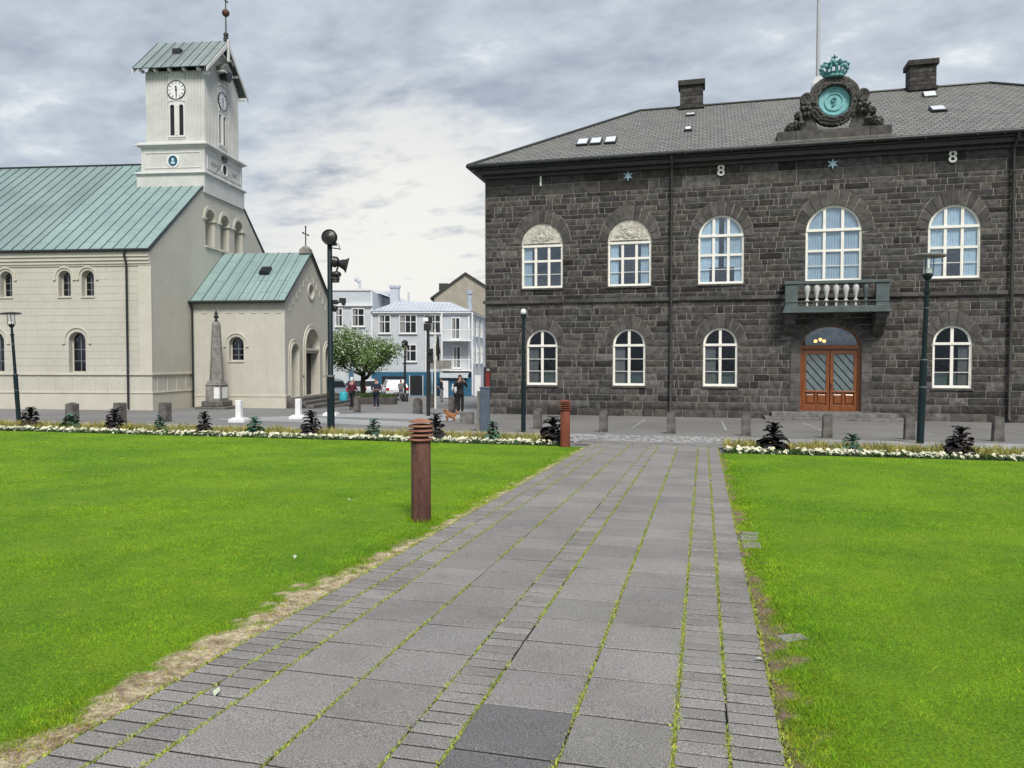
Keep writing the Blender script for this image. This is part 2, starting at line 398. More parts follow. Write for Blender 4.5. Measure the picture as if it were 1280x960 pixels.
# ------------------------------------------------------------------ world, sun, camera
def world():
    w = bpy.data.worlds.new('World'); scene.world = w; w.use_nodes = True
    nt = w.node_tree; bg = nt.nodes['Background']; out = nt.nodes['World Output']
    SUN_EL, SUN_ROT = R(50), R(152)
    sky = N(nt, 'ShaderNodeTexSky'); sky.sky_type = 'NISHITA'; sky.sun_disc = False; sky.sun_elevation = SUN_EL; sky.sun_rotation = SUN_ROT
    sky.air_density = 1; sky.dust_density = 3
    L(nt, sky.outputs[0], bg.inputs[0]); bg.inputs[1].default_value = .05
    # broken overcast cloud deck, laid out on a plane high above the ground
    tc = N(nt, 'ShaderNodeTexCoord'); sp = N(nt, 'ShaderNodeSeparateXYZ'); L(nt, tc.outputs['Generated'], sp.inputs[0])
    def m_(op, a, b=None):
        n = N(nt, 'ShaderNodeMath', operation=op)
        for i, x in enumerate((a, b)):
            if x is None: continue
            if isinstance(x, bpy.types.NodeSocket): L(nt, x, n.inputs[i])
            else: n.inputs[i].default_value = x
        return n.outputs[0]
    h = m_('ADD', m_('MAXIMUM', sp.outputs[2], 0.0), .22)
    cb = N(nt, 'ShaderNodeCombineXYZ'); L(nt, m_('DIVIDE', sp.outputs[0], h), cb.inputs[0]); L(nt, m_('DIVIDE', sp.outputs[1], h), cb.inputs[1])
    mp = N(nt, 'ShaderNodeMapping'); mp.inputs['Location'].default_value = (9.1, 4.4, 0); mp.inputs['Rotation'].default_value = (0,0,.5); mp.inputs['Scale'].default_value = (1.0, 1.35, 1)
    L(nt, cb.outputs[0], mp.inputs[0])
    def nz(sc, det, ro, dist):
        n = N(nt, 'ShaderNodeTexNoise'); n.inputs['Scale'].default_value = sc; n.inputs['Detail'].default_value = det
        n.inputs['Roughness'].default_value = ro; n.inputs['Distortion'].default_value = dist; L(nt, mp.outputs[0], n.inputs['Vector']); return n.outputs[0]
    big = nz(1.55, 9, .55, .25); fine = nz(5.6, 10, .58, .12)
    mixv = m_('ADD', m_('MULTIPLY', big, .50), m_('MULTIPLY', fine, .50))
    cr = N(nt, 'ShaderNodeValToRGB'); L(nt, mixv, cr.inputs[0]); e = cr.color_ramp.elements
    e[0].position = .36; e[0].color = (.225,.257,.305,1); e[1].position = .66; e[1].color = (.58,.60,.61,1)
    for pos, col in ((.44, (.285,.322,.375,1)), (.51, (.34,.38,.43,1)), (.57, (.39,.43,.47,1))):
        k = e.new(pos); k.color = col
    # thinner, brighter cloud towards the sun behind the gap between the buildings
    gv = N(nt, 'ShaderNodeVectorMath', operation='DOT_PRODUCT'); L(nt, tc.outputs['Generated'], gv.inputs[0])
    gd = Vector((-.37, .91, .13)).normalized(); gv.inputs[1].default_value = gd
    g = ramp(nt, gv.outputs['Value'], .965, .997)
    lift = m_('ADD', m_('MULTIPLY', g, .20), mixv)
    br = ramp(nt, lift, .50, .66)
    gs = m_('MULTIPLY', br, g)
    col = mix(nt, gs, cr.outputs[0], (.585,.575,.545))
    bg2 = N(nt, 'ShaderNodeBackground'); L(nt, col, bg2.inputs[0]); bg2.inputs[1].default_value = 1.0
    ms = N(nt, 'ShaderNodeMixShader'); ms.inputs[0].default_value = .93
    L(nt, bg.outputs[0], ms.inputs[1]); L(nt, bg2.outputs[0], ms.inputs[2]); L(nt, ms.outputs[0], out.inputs[0])
    sd = bpy.data.lights.new('sun', 'SUN'); sd.energy = 2.4; sd.angle = R(18); sd.color = (1, .95, .86)
    so = bpy.data.objects.new('sun', sd); COL.objects.link(so)
    az = SUN_ROT   # 0 = +Y, clockwise
    d = Vector((math.sin(az)*math.cos(SUN_EL), math.cos(az)*math.cos(SUN_EL), math.sin(SUN_EL)))
    so.rotation_euler = d.to_track_quat('Z', 'Y').to_euler(); so.location = d*60 + Vector((0, 20, 0))
world()
cam_d = bpy.data.cameras.new('camera'); cam_d.sensor_width = 36; cam_d.lens = 950/1280*36; cam_d.clip_end = 3000; cam_d.clip_start = .05
cam = bpy.data.objects.new('camera', cam_d); COL.objects.link(cam)
cam.location = (0, 0, 1.65); cam.rotation_euler = (R(90-1.69), 0, R(14.15)); scene.camera = cam
scene.view_settings.view_transform = 'Standard'; scene.view_settings.look = 'None'; scene.view_settings.gamma = 1
scene.view_settings.exposure = 0.72; scene.view_settings.use_curve_mapping = False
scene.render.filter_size = 1.05; scene.cycles.max_bounces = 6; scene.cycles.transparent_max_bounces = 12; scene.cycles.caustics_reflective = False; scene.cycles.caustics_refractive = False

# ------------------------------------------------------------------ ground sheets
def strip(name, quads, mat, off, kind='structure'):
    mb = MB()
    for q in quads:
        n = len(q); vs = [(x, y, gz(y)+off) for x, y in q]
        mb.add(vs, [tuple(range(n))])
    o = mb.build(name, mat, recalc=False); tag(o, kind=kind); return o
g = MB(); ys = [-700, -15, 0, 20, 40, 60, 80, 95, 900]; xs = [-900, -60, -30, 0, 30, 60, 900]
g.add([(x, y, gz(y)) for y in ys for x in xs], [(j*7+i, j*7+i+1, (j+1)*7+i+1, (j+1)*7+i) for j in range(len(ys)-1) for i in range(6)])
tag(g.build('ground', M['asphalt'], recalc=False), kind='structure')
PX = [-2.72, -2.485, -2.25, -1.775, -1.30, -1.065, -.59, -.115, .12, .355]
strip('cross_pavement', [[(-45,19.75),(40,19.75),(40,22.9),(-45,22.9)]], M['pave_light'], .004)
strip('pavement_border', [[(-3.25,18.9),(.9,18.9),(.9,20.5),(-3.25,20.5)]], M['pave_dark'], .010)
strip('cobble_crossing', [[(-4.0,20.8),(1.6,20.7),(1.6,22.75),(-3.4,22.9)]], M['cobble'], .008)
strip('forecourt', [[(-9.5,22.9),(40,22.9),(40,34.4),(-10.6,34.4)]], M['pave_dark'], .004)
jl = []
for k in range(9):
    x = -8.6 + k*3.1
    jl.append([(x,26.1),(x+.07,26.1),(x+.07-(x-2)*.0,32.2),(x,32.2)])
for y in (26.0, 29.1, 32.2): jl.append([(-9.4,y),(26,y),(26,y+.07),(-9.4,y+.07)])
strip('forecourt_markings', jl, M['pave_light'], .008)
strip('crossing_bands', [[(-19.0,26.2),(-9.8,24.4),(-9.6,26.6),(-17.4,29.4)], [(-17.2,30.2),(-9.6,28.2),(-10.4,33.2),(-15.4,33.6)], [(-13,36),(-10,35.5),(-9,52),(-11.4,52)]], M['pave_light'], .006)
# kerbs
kb = MB()
def kerb(x0, x1, y0, y1, h=.05):
    z = gz((y0+y1)/2); kb.box(x0, x1, y0, y1, z-.2, z+h)
kerb(-45, -3.3, 19.62, 19.75); kerb(.95, 40, 19.62, 19.75)
tag(kb.build('kerb', M['kerb'], bevel=.01), kind='structure')

# ------------------------------------------------------------------ garden path of slabs and setts
pv = MB(); rnd = random.Random(3)
def slab(x0, x1, y0, y1, c, gap=.006, lift=.012):
    x0 += gap; x1 -= gap; gy = gap*(1.5+min(1.3, max(0, y0)*.09)); y0 += gy; y1 -= gy; b = .005
    tz = [gz(y)+.020+lift+rnd.uniform(-.0018, .0018) for y in (y0, y0, y1, y1)]
    jx = [rnd.uniform(-.003, .003) for _ in range(4)]
    P = [(x0+jx[0], y0), (x1+jx[1], y0), (x1+jx[2], y1), (x0+jx[3], y1)]
    I = [(x0+b+jx[0], y0+b), (x1-b+jx[1], y0+b), (x1-b+jx[2], y1-b), (x0+b+jx[3], y1-b)]
    vs = [(p[0], p[1], gz(p[1])-.02) for p in P] + [(p[0], p[1], z-.005) for p, z in zip(P, tz)] + [(p[0], p[1], z) for p, z in zip(I, tz)]
    fs = [(8,9,10,11)]
    for k in range(4):
        m = (k+1) % 4; fs += [(k+4, m+4, m+8, k+8)]
    pv.add(vs, fs, c); pv.add(vs, [(k, (k+1) % 4, (k+1) % 4+4, k+4) for k in range(4)], tuple(q*.28 for q in c))  # joint faces darkened: dirt, plus joint shade put into the colour
def greyc(lo, hi, r=rnd):
    k = r.uniform(lo, hi); return (k*r.uniform(.985,1.02), k, k*r.uniform(.98,1.02))
for i in range(9):
    brick = i in (0, 1, 4, 7, 8)
    L0 = .1195 if brick else .476
    y = -1.2 + rnd.uniform(0, L0) if not brick else -1.2
    off = {2: .18, 3: .18, 5: .04, 6: .04}.get(i, 0); y = -1.2 + off if not brick else -1.2
    while y < 18.95:
        if brick: c = greyc(.86, 1.12)
        else: c = greyc(.90, 1.08)
        if i == 5 and 2.55 < y < 3.3: c = (.60,.61,.66)
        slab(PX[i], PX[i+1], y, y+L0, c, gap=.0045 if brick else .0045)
        y += L0
for y in np.arange(18.95, 19.7, .24):                       # the cross rows where the path ends
    x = -3.2 + random.random()*.2
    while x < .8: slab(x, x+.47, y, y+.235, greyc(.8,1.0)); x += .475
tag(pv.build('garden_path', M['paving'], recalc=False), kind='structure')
strip('path_bed', [[(-2.74,-1.5),(.375,-1.5),(.375,19.7),(-2.74,19.7)]], surf('shaded_joint_sand', (.018,.016,.013), .95, .3, 9), .003)  # sand bed coloured near black, with the shade of the joints painted in
# loose setts half sunk in the soil at the right-hand edge
ls = MB()
for (x, y, r) in ((.46,8.1,.1),(.47,8.25,.2),(.47,7.9,-.1),(.47,7.75,.05),(.56,5.05,.5),(.50,8.42,.1)):
    ls.M = Matrix.Translation((x, y, gz(y)+.012)) @ Matrix.Rotation(r, 4, 'Z') @ Matrix.Rotation(rnd.uniform(-.08,.08), 4, 'X')
    ls.box(-.09, .09, -.055, .055, -.05, .02)
tag(ls.build('loose_setts', M['paving'], bevel=.008), kind='structure')

# moss in the joints
def fast_mesh(name, V, F, mat, cols=None, kind='stuff', label=None, cat=None, parent=None):
    me = bpy.data.meshes.new(name)
    nv, nf, k = len(V), len(F), F.shape[1]
    me.vertices.add(nv); me.vertices.foreach_set('co', V.astype(np.float32).ravel())
    me.loops.add(nf*k); me.loops.foreach_set('vertex_index', F.astype(np.int32).ravel())
    me.polygons.add(nf); me.polygons.foreach_set('loop_start', np.arange(0, nf*k, k, dtype=np.int32))
    me.polygons.foreach_set('loop_total', np.full(nf, k, dtype=np.int32))
    me.update(calc_edges=True)
    at = me.color_attributes.new('Col', 'FLOAT_COLOR', 'POINT')
    c = np.ones((nv, 4), dtype=np.float32)
    if cols is not None: c[:, :3] = cols
    at.data.foreach_set('color', c.ravel())
    me.materials.append(mat); o = bpy.data.objects.new(name, me); COL.objects.link(o)
    if parent is not None: o.parent = parent
    return tag(o, label, cat, kind=kind)
rng = np.random.default_rng(5)
def tufts(cx, cy, cz, wid, hgt, ang=None, lean=.5, r=rng):
    """one bent triangle blade per point"""
    n = len(cx); a = r.uniform(0, 2*np.pi, n) if ang is None else ang
    l = r.uniform(0, 2*np.pi, n); ln = hgt*lean*r.uniform(.3, 1.3, n)
    V = np.empty((n, 3, 3))
    V[:,0] = np.stack([cx-np.cos(a)*wid/2, cy-np.sin(a)*wid/2, cz], 1)
    V[:,1] = np.stack([cx+np.cos(a)*wid/2, cy+np.sin(a)*wid/2, cz], 1)
    V[:,2] = np.stack([cx+np.cos(l)*ln, cy+np.sin(l)*ln, cz+hgt], 1)
    return V.reshape(-1, 3), np.arange(n*3).reshape(n, 3)
mossm = surf('moss', (.36,.41,.065), .9, .3, 9, c2=(.23,.29,.045))
mv = []
for jx, dens, w in ((-2.485,.85,.010),(-2.25,1.0,.011),(-1.775,1.0,.012),(-1.30,.35,.008),(-1.065,1.0,.010),(-.59,1.15,.015),(-.115,1.3,.019),(.12,1.15,.013),(.355,.6,.02),(-2.72,.6,.02)):
    yy = rng.uniform(1.0, 19, int(11000*dens)); 
    yy = 1.0 + (yy-1.0)**1.0
    keep = np.array([noise.noise(Vector((jx*7, y*1.7, 0))) > -.34+.010*y+.25*rng.uniform(-1,1) for y in yy]) ; yy = yy[keep]
    ww = (1.30-.022*yy)*w*np.clip(.75+.55*np.array([noise.noise(Vector((jx*3, y*2.3, 4))) for y in yy]), .3, 1.5)
    xx = jx + rng.normal(0, 1, len(yy))*ww*.55; mv.append(np.stack([xx, yy], 1))
P = np.concatenate(mv); n = len(P)
V, F = tufts(P[:,0], P[:,1], -SLOPE*P[:,1]+.022, rng.uniform(.009,.020,n), rng.uniform(.008,.020,n), lean=1.2)
k = rng.uniform(.65, 1.25, n).repeat(3)[:, None]; tint = rng.uniform(.8, 1.15, (n, 3)).repeat(3, 0)
fast_mesh('joint_moss', V, F, mossm, k*tint, label='yellow green moss growing in the joints between the path slabs', cat='moss')

# ------------------------------------------------------------------ lawns
def dirt(x, y):
    """bare, dry ground beside the path: 0 grass, 1 soil"""
    if x < -2.7:
        d = -2.72 - x
        w = .10 + .16*noise.noise(Vector((y*.9, 3, 0))) + (.13 if y < 6.3 else max(0, .13-(y-6.3)*.12))
        if y > 9: w = max(.10, w-.05)
    else:
        d = x - .355
        w = .05 + .11*noise.noise(Vector((y*1.1, 9, 0))) + (.06 if 3.2 < y < 6 else 0)
    n = noise.noise(Vector((x*6, y*6, 1)))*.8 + noise.noise(Vector((x*17, y*17, 2)))*.55
    return max(0.0, min(1.0, .5 + (w-d)*4.0 + n*.9))
def lawn(x_edge, x_far, sgn, y_far, name):
    xs = [x_edge+sgn*k*.06 for k in range(18)] + [x_edge+sgn*(1.1+k*.9) for k in range(1, 40) if 1.1+k*.9 < abs(x_far-x_edge)] + [x_far]
    ys = list(np.arange(-3, 12, .08)) + list(np.arange(12, y_far, .25)) + [y_far]
    V = np.array([(x, y, -SLOPE*y+.020+.015*min(1, abs(x-x_edge)*2)) for y in ys for x in xs]); nx = len(xs)
    d = np.array([dirt(x, y) if abs(x-x_edge) < 1.2 else 0 for y in ys for x in xs], dtype=np.float32)
    F = [(j*nx+i, j*nx+i+1, (j+1)*nx+i+1, (j+1)*nx+i) if sgn > 0 else (j*nx+i+1, j*nx+i, (j+1)*nx+i, (j+1)*nx+i+1) for j in range(len(ys)-1) for i in range(nx-1)]
    o = fast_mesh(name, V, np.array(F), M['lawn'], kind='structure')
    a = o.data.attributes.new('dirt', 'FLOAT', 'POINT'); a.data.foreach_set('value', d)
lawn(-2.72, -40, -1, 18.15, 'lawn_left'); lawn(.355, 34, 1, 17.55, 'lawn_right')
def blades(name, side, label):
    out = []
    for r0, r1, den in ((1.6,3.2,14000),(3.2,4.5,13000),(4.5,6,9000),(6,8,5500),(8,11,3000),(11,15,1200),(15,20,720),(20,27,420)):
        area = 1.75*(r1*r1-r0*r0)/2; n = int(area*den)
        r = np.sqrt(rng.uniform(r0*r0, r1*r1, n)); a = rng.uniform(-.875, .875, n) + R(14.15)
        out.append(np.stack([-np.sin(a)*r, np.cos(a)*r, r], 1))
    P = np.concatenate(out)
    if side < 0: P = P[(P[:,0] < -2.74) & (P[:,1] < 18.1)]
    else: P = P[(P[:,0] > .375) & (P[:,1] < 17.5)]
    ex = -2.72 if side < 0 else .355
    near = np.abs(P[:,0]-ex) < 1.1
    dv = np.zeros(len(P)); idx = np.nonzero(near)[0]
    dv[idx] = [dirt(P[i,0], P[i,1]) for i in idx]
    keep = rng.uniform(0, 1, len(P)) > np.clip(dv*1.2-.3, 0, .88); P = P[keep]; dv = dv[keep]; n = len(P)
    # mowing leaves small clumps: height follows a noise
    hz = np.sin(P[:,0]*3.1+np.sin(P[:,1]*2.3)*1.4)*np.sin(P[:,1]*3.7+np.sin(P[:,0]*1.9)*1.3)
    h = (.016+.011*rng.random(n)+.004*hz)*(1-.45*dv)*np.clip(.9+P[:,2]*.02, 1, 1.3)
    w = .0024+.00068*P[:,2]*rng.uniform(.6, 1.3, n)
    V, F = tufts(P[:,0], P[:,1], -SLOPE*P[:,1]+.024, w, h, lean=1.0)
    k = rng.uniform(.5, 1.6, n)*(1+.12*hz)*np.array([1+.28*noise.noise(Vector((x*3.3, y*3.3, 0)))+.30*noise.noise(Vector((x*9, y*9, 5))) for x, y in P[:,:2]])
    c = np.stack([k*rng.uniform(.8,1.35,n)*(1+dv*.9), k*(1+dv*.05), k*rng.uniform(.7,1.4,n)*(1+dv*1.5)], 1)
    straw = rng.random(n) < .035; c[straw] *= np.array([2.1, 1.25, 3.0])
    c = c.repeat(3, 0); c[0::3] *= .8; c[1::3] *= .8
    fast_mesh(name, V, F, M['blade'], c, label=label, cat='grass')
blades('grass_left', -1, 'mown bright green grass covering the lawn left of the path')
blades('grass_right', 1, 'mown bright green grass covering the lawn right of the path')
# a few fallen leaves
for i, (x, y, r) in enumerate(((-3.55,6.1,.4),(-4.55,9.2,1.2),(.33,4.55,2.0),(-2.40,3.35,.2))):
    mb = MB(Matrix.Translation((x, y, gz(y)+.045)) @ Matrix.Rotation(r, 4, 'Z') @ Matrix.Rotation(.3, 4, 'X'))
    mb.add([(0,-.035,0),(.018,0,.006),(0,.035,0),(-.018,0,.008)], [(0,1,2),(0,2,3)])
    lab = ['pale fallen leaf on the left lawn nearest the dirt edge', 'pale fallen leaf on the left lawn farther from the path', 'pale fallen leaf on the right edge of the path', 'pale fallen leaf on the small setts at the lower left'][i]
    tag(mb.build('fallen_leaf', M['blossom'], recalc=False), lab, 'leaf', 'pale fallen leaves')

# ------------------------------------------------------------------ flower bed
BEDS = ((-30, -3.45, 18.15, 19.6), (.48, 26, 17.55, 19.1))
for i, (x0, x1, y0, y1) in enumerate(BEDS):
    sb = MB(); nx = 60
    prof = ((y0, 0), (y0+.12, .05), (y1-.15, .07), (y1, .01))
    sb.add([(x0+(x1-x0)*k/nx, y, gz(y)+.012+h) for y, h in prof for k in range(nx+1)], [(j*(nx+1)+k, j*(nx+1)+k+1, (j+1)*(nx+1)+k+1, (j+1)*(nx+1)+k) for j in range(3) for k in range(nx)])
    tag(sb.build('flower_bed_soil', M['soil'], recalc=False), kind='structure')
def flowers():
    V = []; F = []; C = []; LV = []; LH = []
    for (x0, x1, y0, y1) in BEDS:
        n = int((x1-x0)*78)
        for _ in range(n):
            x = random.uniform(x0, x1)
            if noise.noise(Vector((x*2.2, y0, 0))) + .28 < random.uniform(-.5,.4): continue
            y = y0 + random.triangular(.0, .50, .10); z = gz(y)+random.uniform(.06, .17)
            r = random.uniform(.038, .068); b = len(V); a0 = random.random()*6; tx, ty = random.uniform(-.5,.5), random.uniform(-.9,.1)
            V.append((x, y, z+.004)); m = 5
            for k in range(m*2):
                a = a0+k*math.pi/m; rr = r*(1 if k % 2 else .55); px, py = rr*math.cos(a), rr*math.sin(a)
                V.append((x+px, y+py, z+px*tx+py*-ty*.9))
            for k in range(m*2): F.append((b, b+1+k, b+1+(k+1) % (m*2)))
            kk = random.uniform(.72, 1.05); C += [(kk*.95, kk*.85, kk*.3)] + [(kk, kk, kk*.98)]*(m*2)
    return np.array(V), np.array(F), np.array(C)
V, F, C = flowers()
fast_mesh('white_flowers', V, F, M['petal'], C, label='low white bedding flowers along the front of both flower beds', cat='flowers')
for nm, mt, lab, (ya, yb), cnt, (h0, h1), (w0, w1) in (
    ('yellow_foliage', 'yellowleaf', 'yellow and olive feathery foliage along the back of the flower beds', (.38, 1.38), 900, (.12,.27), (.016,.035)),
    ('bedding_leaves', 'bedleaf', 'low green leaves beneath the white bedding flowers', (0, .6), 520, (.05,.11), (.02,.05))):
    Ps = []
    for (x0, x1, y0, y1) in BEDS:
        n = int((x1-x0)*cnt); Ps.append(np.stack([rng.uniform(x0, x1, n), y0+rng.uniform(ya, yb, n)], 1))
    P = np.concatenate(Ps); n = len(P)
    cl = np.array([noise.noise(Vector((x*2.6, y*2.6, 5))) for x, y in P])
    h = rng.uniform(h0, h1, n)*(1+.55*cl)
    V, F = tufts(P[:,0], P[:,1], -SLOPE*P[:,1]+.05, rng.uniform(w0, w1, n), h, lean=.7)
    k = rng.uniform(.6, 1.5, n); c = np.stack([k*rng.uniform(.75,1.15,n), k*(1-.15*cl), k*rng.uniform(.5,1.4,n)], 1).repeat(3, 0)
    fast_mesh(nm, V, F, M[mt], c, label=lab, cat='flowers')

def kale(x, y, h, w, mat, seed, label, name, group):
    rd = random.Random(seed); r = thing(name, (x, y, gz(y)+.04), rd.random()*6, label, 'plant', group)
    st = MB(); st.path([(0,0,0),(.01,0,h*.5),(0,.01,h*.9)], [.022,.018,.012], 7); st.build('stem', M['bark'] if mat == 'purple' else M['kale'], r, 50)
    lv = MB(); n = int(34 + h*24)
    for i in range(n):
        t = (i+.5)/n; a = i*2.4 + rd.uniform(-.3,.3); z = h*(.10+.82*t)
        Lr = w/2*(1.05-.55*t)*rd.uniform(.6, 1.25); up = rd.uniform(.1,.5)+.9*t; wid = Lr*.29
        P = []; 
        for j in range(5):
            s = j/4; ww = wid*(.35+1.3*math.sin(min(1, s*1.08)*math.pi*.62)**1.4)*(1 if j < 4 else .45)
            rr = Lr*s; zz = z + Lr*(up*s - (.85+.2*rd.random())*s*s*.8)
            for q in (-1, 0, 1):
                rip = rd.uniform(-.12,.12)*wid*abs(q)
                P.append((rr*math.cos(a)-q*ww*math.sin(a), rr*math.sin(a)+q*ww*math.cos(a), zz+abs(q)*ww*.25+rip))
        k = rd.uniform(.6,1.5)
        lv.add(P, [(j*3+q, j*3+q+1, j*3+q+4, j*3+q+3) for j in range(4) for q in range(2)], (k, k, k))
    lv.build('leaves', M[mat], r, 60, recalc=False)
    return r
# ------------------------------------------------------------------ parliament house
YF = 35.1; XC = 5.36; XL = -10.15; XR = 20.87; YB = YF+13.6
parl = thing('parliament_building', (XC, YF, gz(YF)), 0, 'two storey dark basalt stone parliament with hipped slate roof and orange door', 'building')
W2P = Matrix.Translation((-XC, -YF, -gz(YF)))
def PMB(): return MB(W2P)
fm = lambda x, z, d: (x, YF-d, z)            # d is how far the point stands out of the wall
wins = []                                    # (cx, w, z0, spring, kind)
for off, kind in ((-12.75,'relief'),(-8.68,'relief'),(-4.65,'three'),(0,'centre'),(4.65,'three'),(8.68,'relief'),(12.75,'relief')):
    w = 2.25 if kind == 'centre' else 1.96
    wins.append((XC+off, w, 5.10, 7.16 if kind != 'centre' else 7.22, kind))
for off in (-12.75,-8.68,-4.65,4.65,8.68,12.75):
    wins.append((XC+off, 1.48, .54, 2.42, 'lower'))
DOOR = (5.30, 2.46, -.50, 2.28, .92)
def ring_dims(w, kind):
    if kind == 'lower': return w/2+.36, w/2+.62
    if kind == 'centre': return w/2+.46, w/2+.66
    return w/2+.38, w/2+.64
def obst(z):
    out = []
    for cx, w, z0, zs, kind in wins:
        a, b = ring_dims(w, kind)
        if z0-.02 < z < zs: out.append((cx-w/2, cx+w/2))
        elif zs <= z < zs+b+.01: 
            q = (a+.02)*math.sqrt(max(0, 1-((z-zs)/(b+.02))**2)); out.append((cx-q, cx+q))
    cx, w, z0, zs, rise = DOOR
    if z < zs: out.append((cx-w/2, cx+w/2))
    elif z < zs+rise+.30: q = (w/2+.35)*math.sqrt(max(0, 1-((z-zs)/(rise+.34))**2)); out.append((cx-q, cx+q))
    return sorted(out)
def rough_block(mb, x0a, x1a, x0b, x1b, z0, z1, proud, amp, col, seed, j=.013):
    """one rock faced block; a = bottom edge, b = top edge; its face is a small displaced grid"""
    x0a += j; x0b += j; x1a -= j; x1b -= j; z0 += j; z1 -= j
    w = max(x1a-x0a, x1b-x0b)
    if w < .05: return
    nx = max(2, min(9, int(w/.11))); nz_ = max(2, int((z1-z0)/.085))
    vs = []; o = Vector((seed*3.1, 0, seed*1.7))
    for jz in range(-1, nz_+2):
        tz = min(1, max(0, jz/nz_)); z = z0+(z1-z0)*tz
        a = x0a+(x0b-x0a)*tz; b = x1a+(x1b-x1a)*tz
        for ix in range(-1, nx+2):
            tx = min(1, max(0, ix/nx)); x = a+(b-a)*tx
            rim = jz in (-1, nz_+1) or ix in (-1, nx+1)
            edge = min(tx, 1-tx)*w, min(tz, 1-tz)*(z1-z0)
            e = min(1, min(edge)/.045)
            d = -.03 if rim else proud*.35 + (proud*.65 + amp*(noise.noise(Vector((x*5, z*5, 0))+o)*.8+noise.noise(Vector((x*13, z*13, 3))+o)*.5))*e
            wob = 0 if rim else .012
            vs.append(fm(x+wob*noise.noise(Vector((z*9, x*3, 1))), z+.011*noise.noise(Vector((x*4, z*2, 7))), d))
    k = nx+3; fs = [(r*k+c, r*k+c+1, (r+1)*k+c+1, (r+1)*k+c) for r in range(nz_+2) for c in range(nx+2)]
    mb.add(vs, fs, col)
def masonry():
    mb = PMB(); rd = random.Random(11); z = -1.0; rows = []
    levels = [(-1.0,-.52,.05,.008,(.5,1.5)), (-.52,-.17,.055,.010,(.6,1.5))]
    z = -.17
    while z < 4.38:
        h = rd.uniform(.27,.345)
        if 4.38-z < .45: h = 4.38-z
        levels.append((z, z+h, .032, .034, (.35,1.15))); z += h
    z = 4.56
    while z < 9.44:
        h = rd.choice((.20,.235,.25,.27,.29))
        if 9.44-z < .36: h = 9.44-z
        levels.append((z, z+h, .030, .032, (.28,1.1))); z += h
    levels += [(9.44,9.92,.03,.006,(.8,2.4)), (9.92,10.32,.045,.006,(.9,2.2))]
    prev = []
    for li, (z0, z1, proud, amp, (wa, wb)) in enumerate(levels):
        zm = (z0+z1)/2
        o0, o1, om = obst(z0+.01), obst(z1-.01), obst(zm)
        def at(obs, c):
            for a, b in obs:
                if a-.8 < c < b+.8 and abs((a+b)/2-c) < .05: return (a, b)
            return None
        cuts = []
        for a, b in om:
            c = (a+b)/2; p = at(o0, c) or (a, b); q = at(o1, c) or ((c-.02, c+.02) if zm > 2.6 else (a, b))
            cuts.append((p, q))
        segs = []; la = lb = XL
        for p, q in cuts: segs.append((la, p[0], lb, q[0])); la, lb = p[1], q[1]
        segs.append((la, XR, lb, XR))
        for a0, a1, b0, b1 in segs:
            w = (a1-a0+b1-b0)/2
            if w < .06: continue
            lo, hi = max(a0, b0), min(a1, b1)
            xs_in = [lo]
            while xs_in[-1] < hi:
                xs_in.append(xs_in[-1] + (rd.uniform(wa, wb) if rd.random() > .22 else rd.uniform(wa*.55, wa*1.1)))
            if len(xs_in) > 2 and hi-xs_in[-2] < wa*.5: xs_in.pop(-2)
            if len(xs_in) < 2: xs_in.append(hi)
            ed = [(a0, b0)] + [(q, q) for q in xs_in[1:-1]] + [(a1, b1)]
            for (ea0, eb0), (ea1, eb1) in zip(ed, ed[1:]):
                k = rd.uniform(.62,1.40) * (1.10 if z1 < 4.4 else .95); 
                if rd.random() < .12: k *= 1.45
                if rd.random() < .16: k *= .60
                warm = rd.uniform(.95,1.06)
                c = (k*warm, k, k*(2-warm)*.99)
                rough_block(mb, ea0, ea1, eb0, eb1, z0, z1, proud, amp, c, rd.random()*50)
    return mb.build('stone_face', M['stone'], parl, 40, recalc=False)
masonry()
holes = [arch(cx, w, z0, zs) for cx, w, z0, zs, k in wins] + [arch(DOOR[0], DOOR[1], DOOR[2]-.0, DOOR[3], DOOR[4])]
wall = PMB()
wall.plate(rect(XL+.002, XR-.002, -1.4, 10.5), holes, fm, 0, -.42)
wall.box(XL, XL+.4, YF+.42, YB-.4, -1.5, 10.5); wall.box(XR-.4, XR, YF+.42, YB-.4, -1.5, 10.5); wall.box(XL, XR, YB-.4, YB, -1.5, 10.5)
wall.build('wall', M['mortar'], parl)
sm = PMB(); rs = random.Random(5)      # side and back walls: the same coursed blocks, simpler
for fx in ('L', 'R', 'B'):
    z = -1.2
    while z < 10.3:
        h = rs.uniform(.26,.36); y = YF+.02 if fx != 'B' else XL
        end = YB if fx != 'B' else XR
        while y < end-.05:
            w = min(rs.uniform(.4,1.2), end-y); k = rs.uniform(.6,1.4)
            if fx == 'L': sm.box(XL-.03, XL-.002, y+.012, y+w-.012, z+.012, z+h-.012, (k,k,k))
            elif fx == 'R': sm.box(XR+.002, XR+.03, y+.012, y+w-.012, z+.012, z+h-.012, (k,k,k))
            else: sm.box(y+.012, y+w-.012, YB+.002, YB+.03, z+.012, z+h-.012, (k,k,k))
            y += w
        z += h
sm.build('side_stonework', M['stone'], parl, recalc=False)
# string course and window sills
sc_ = PMB(); rs = random.Random(9); x = XL-.10
while x < XR+.1:
    w = min(rs.uniform(.9,2.0), XR+.1-x); k = rs.uniform(.75,1.2)
    sc_.box(x, x+w-.012, YF-.13, YF+.01, 4.39, 4.55, (k,k,k)); x += w
sc_.build('string_course', M['stone_fine'], parl, bevel=.01)

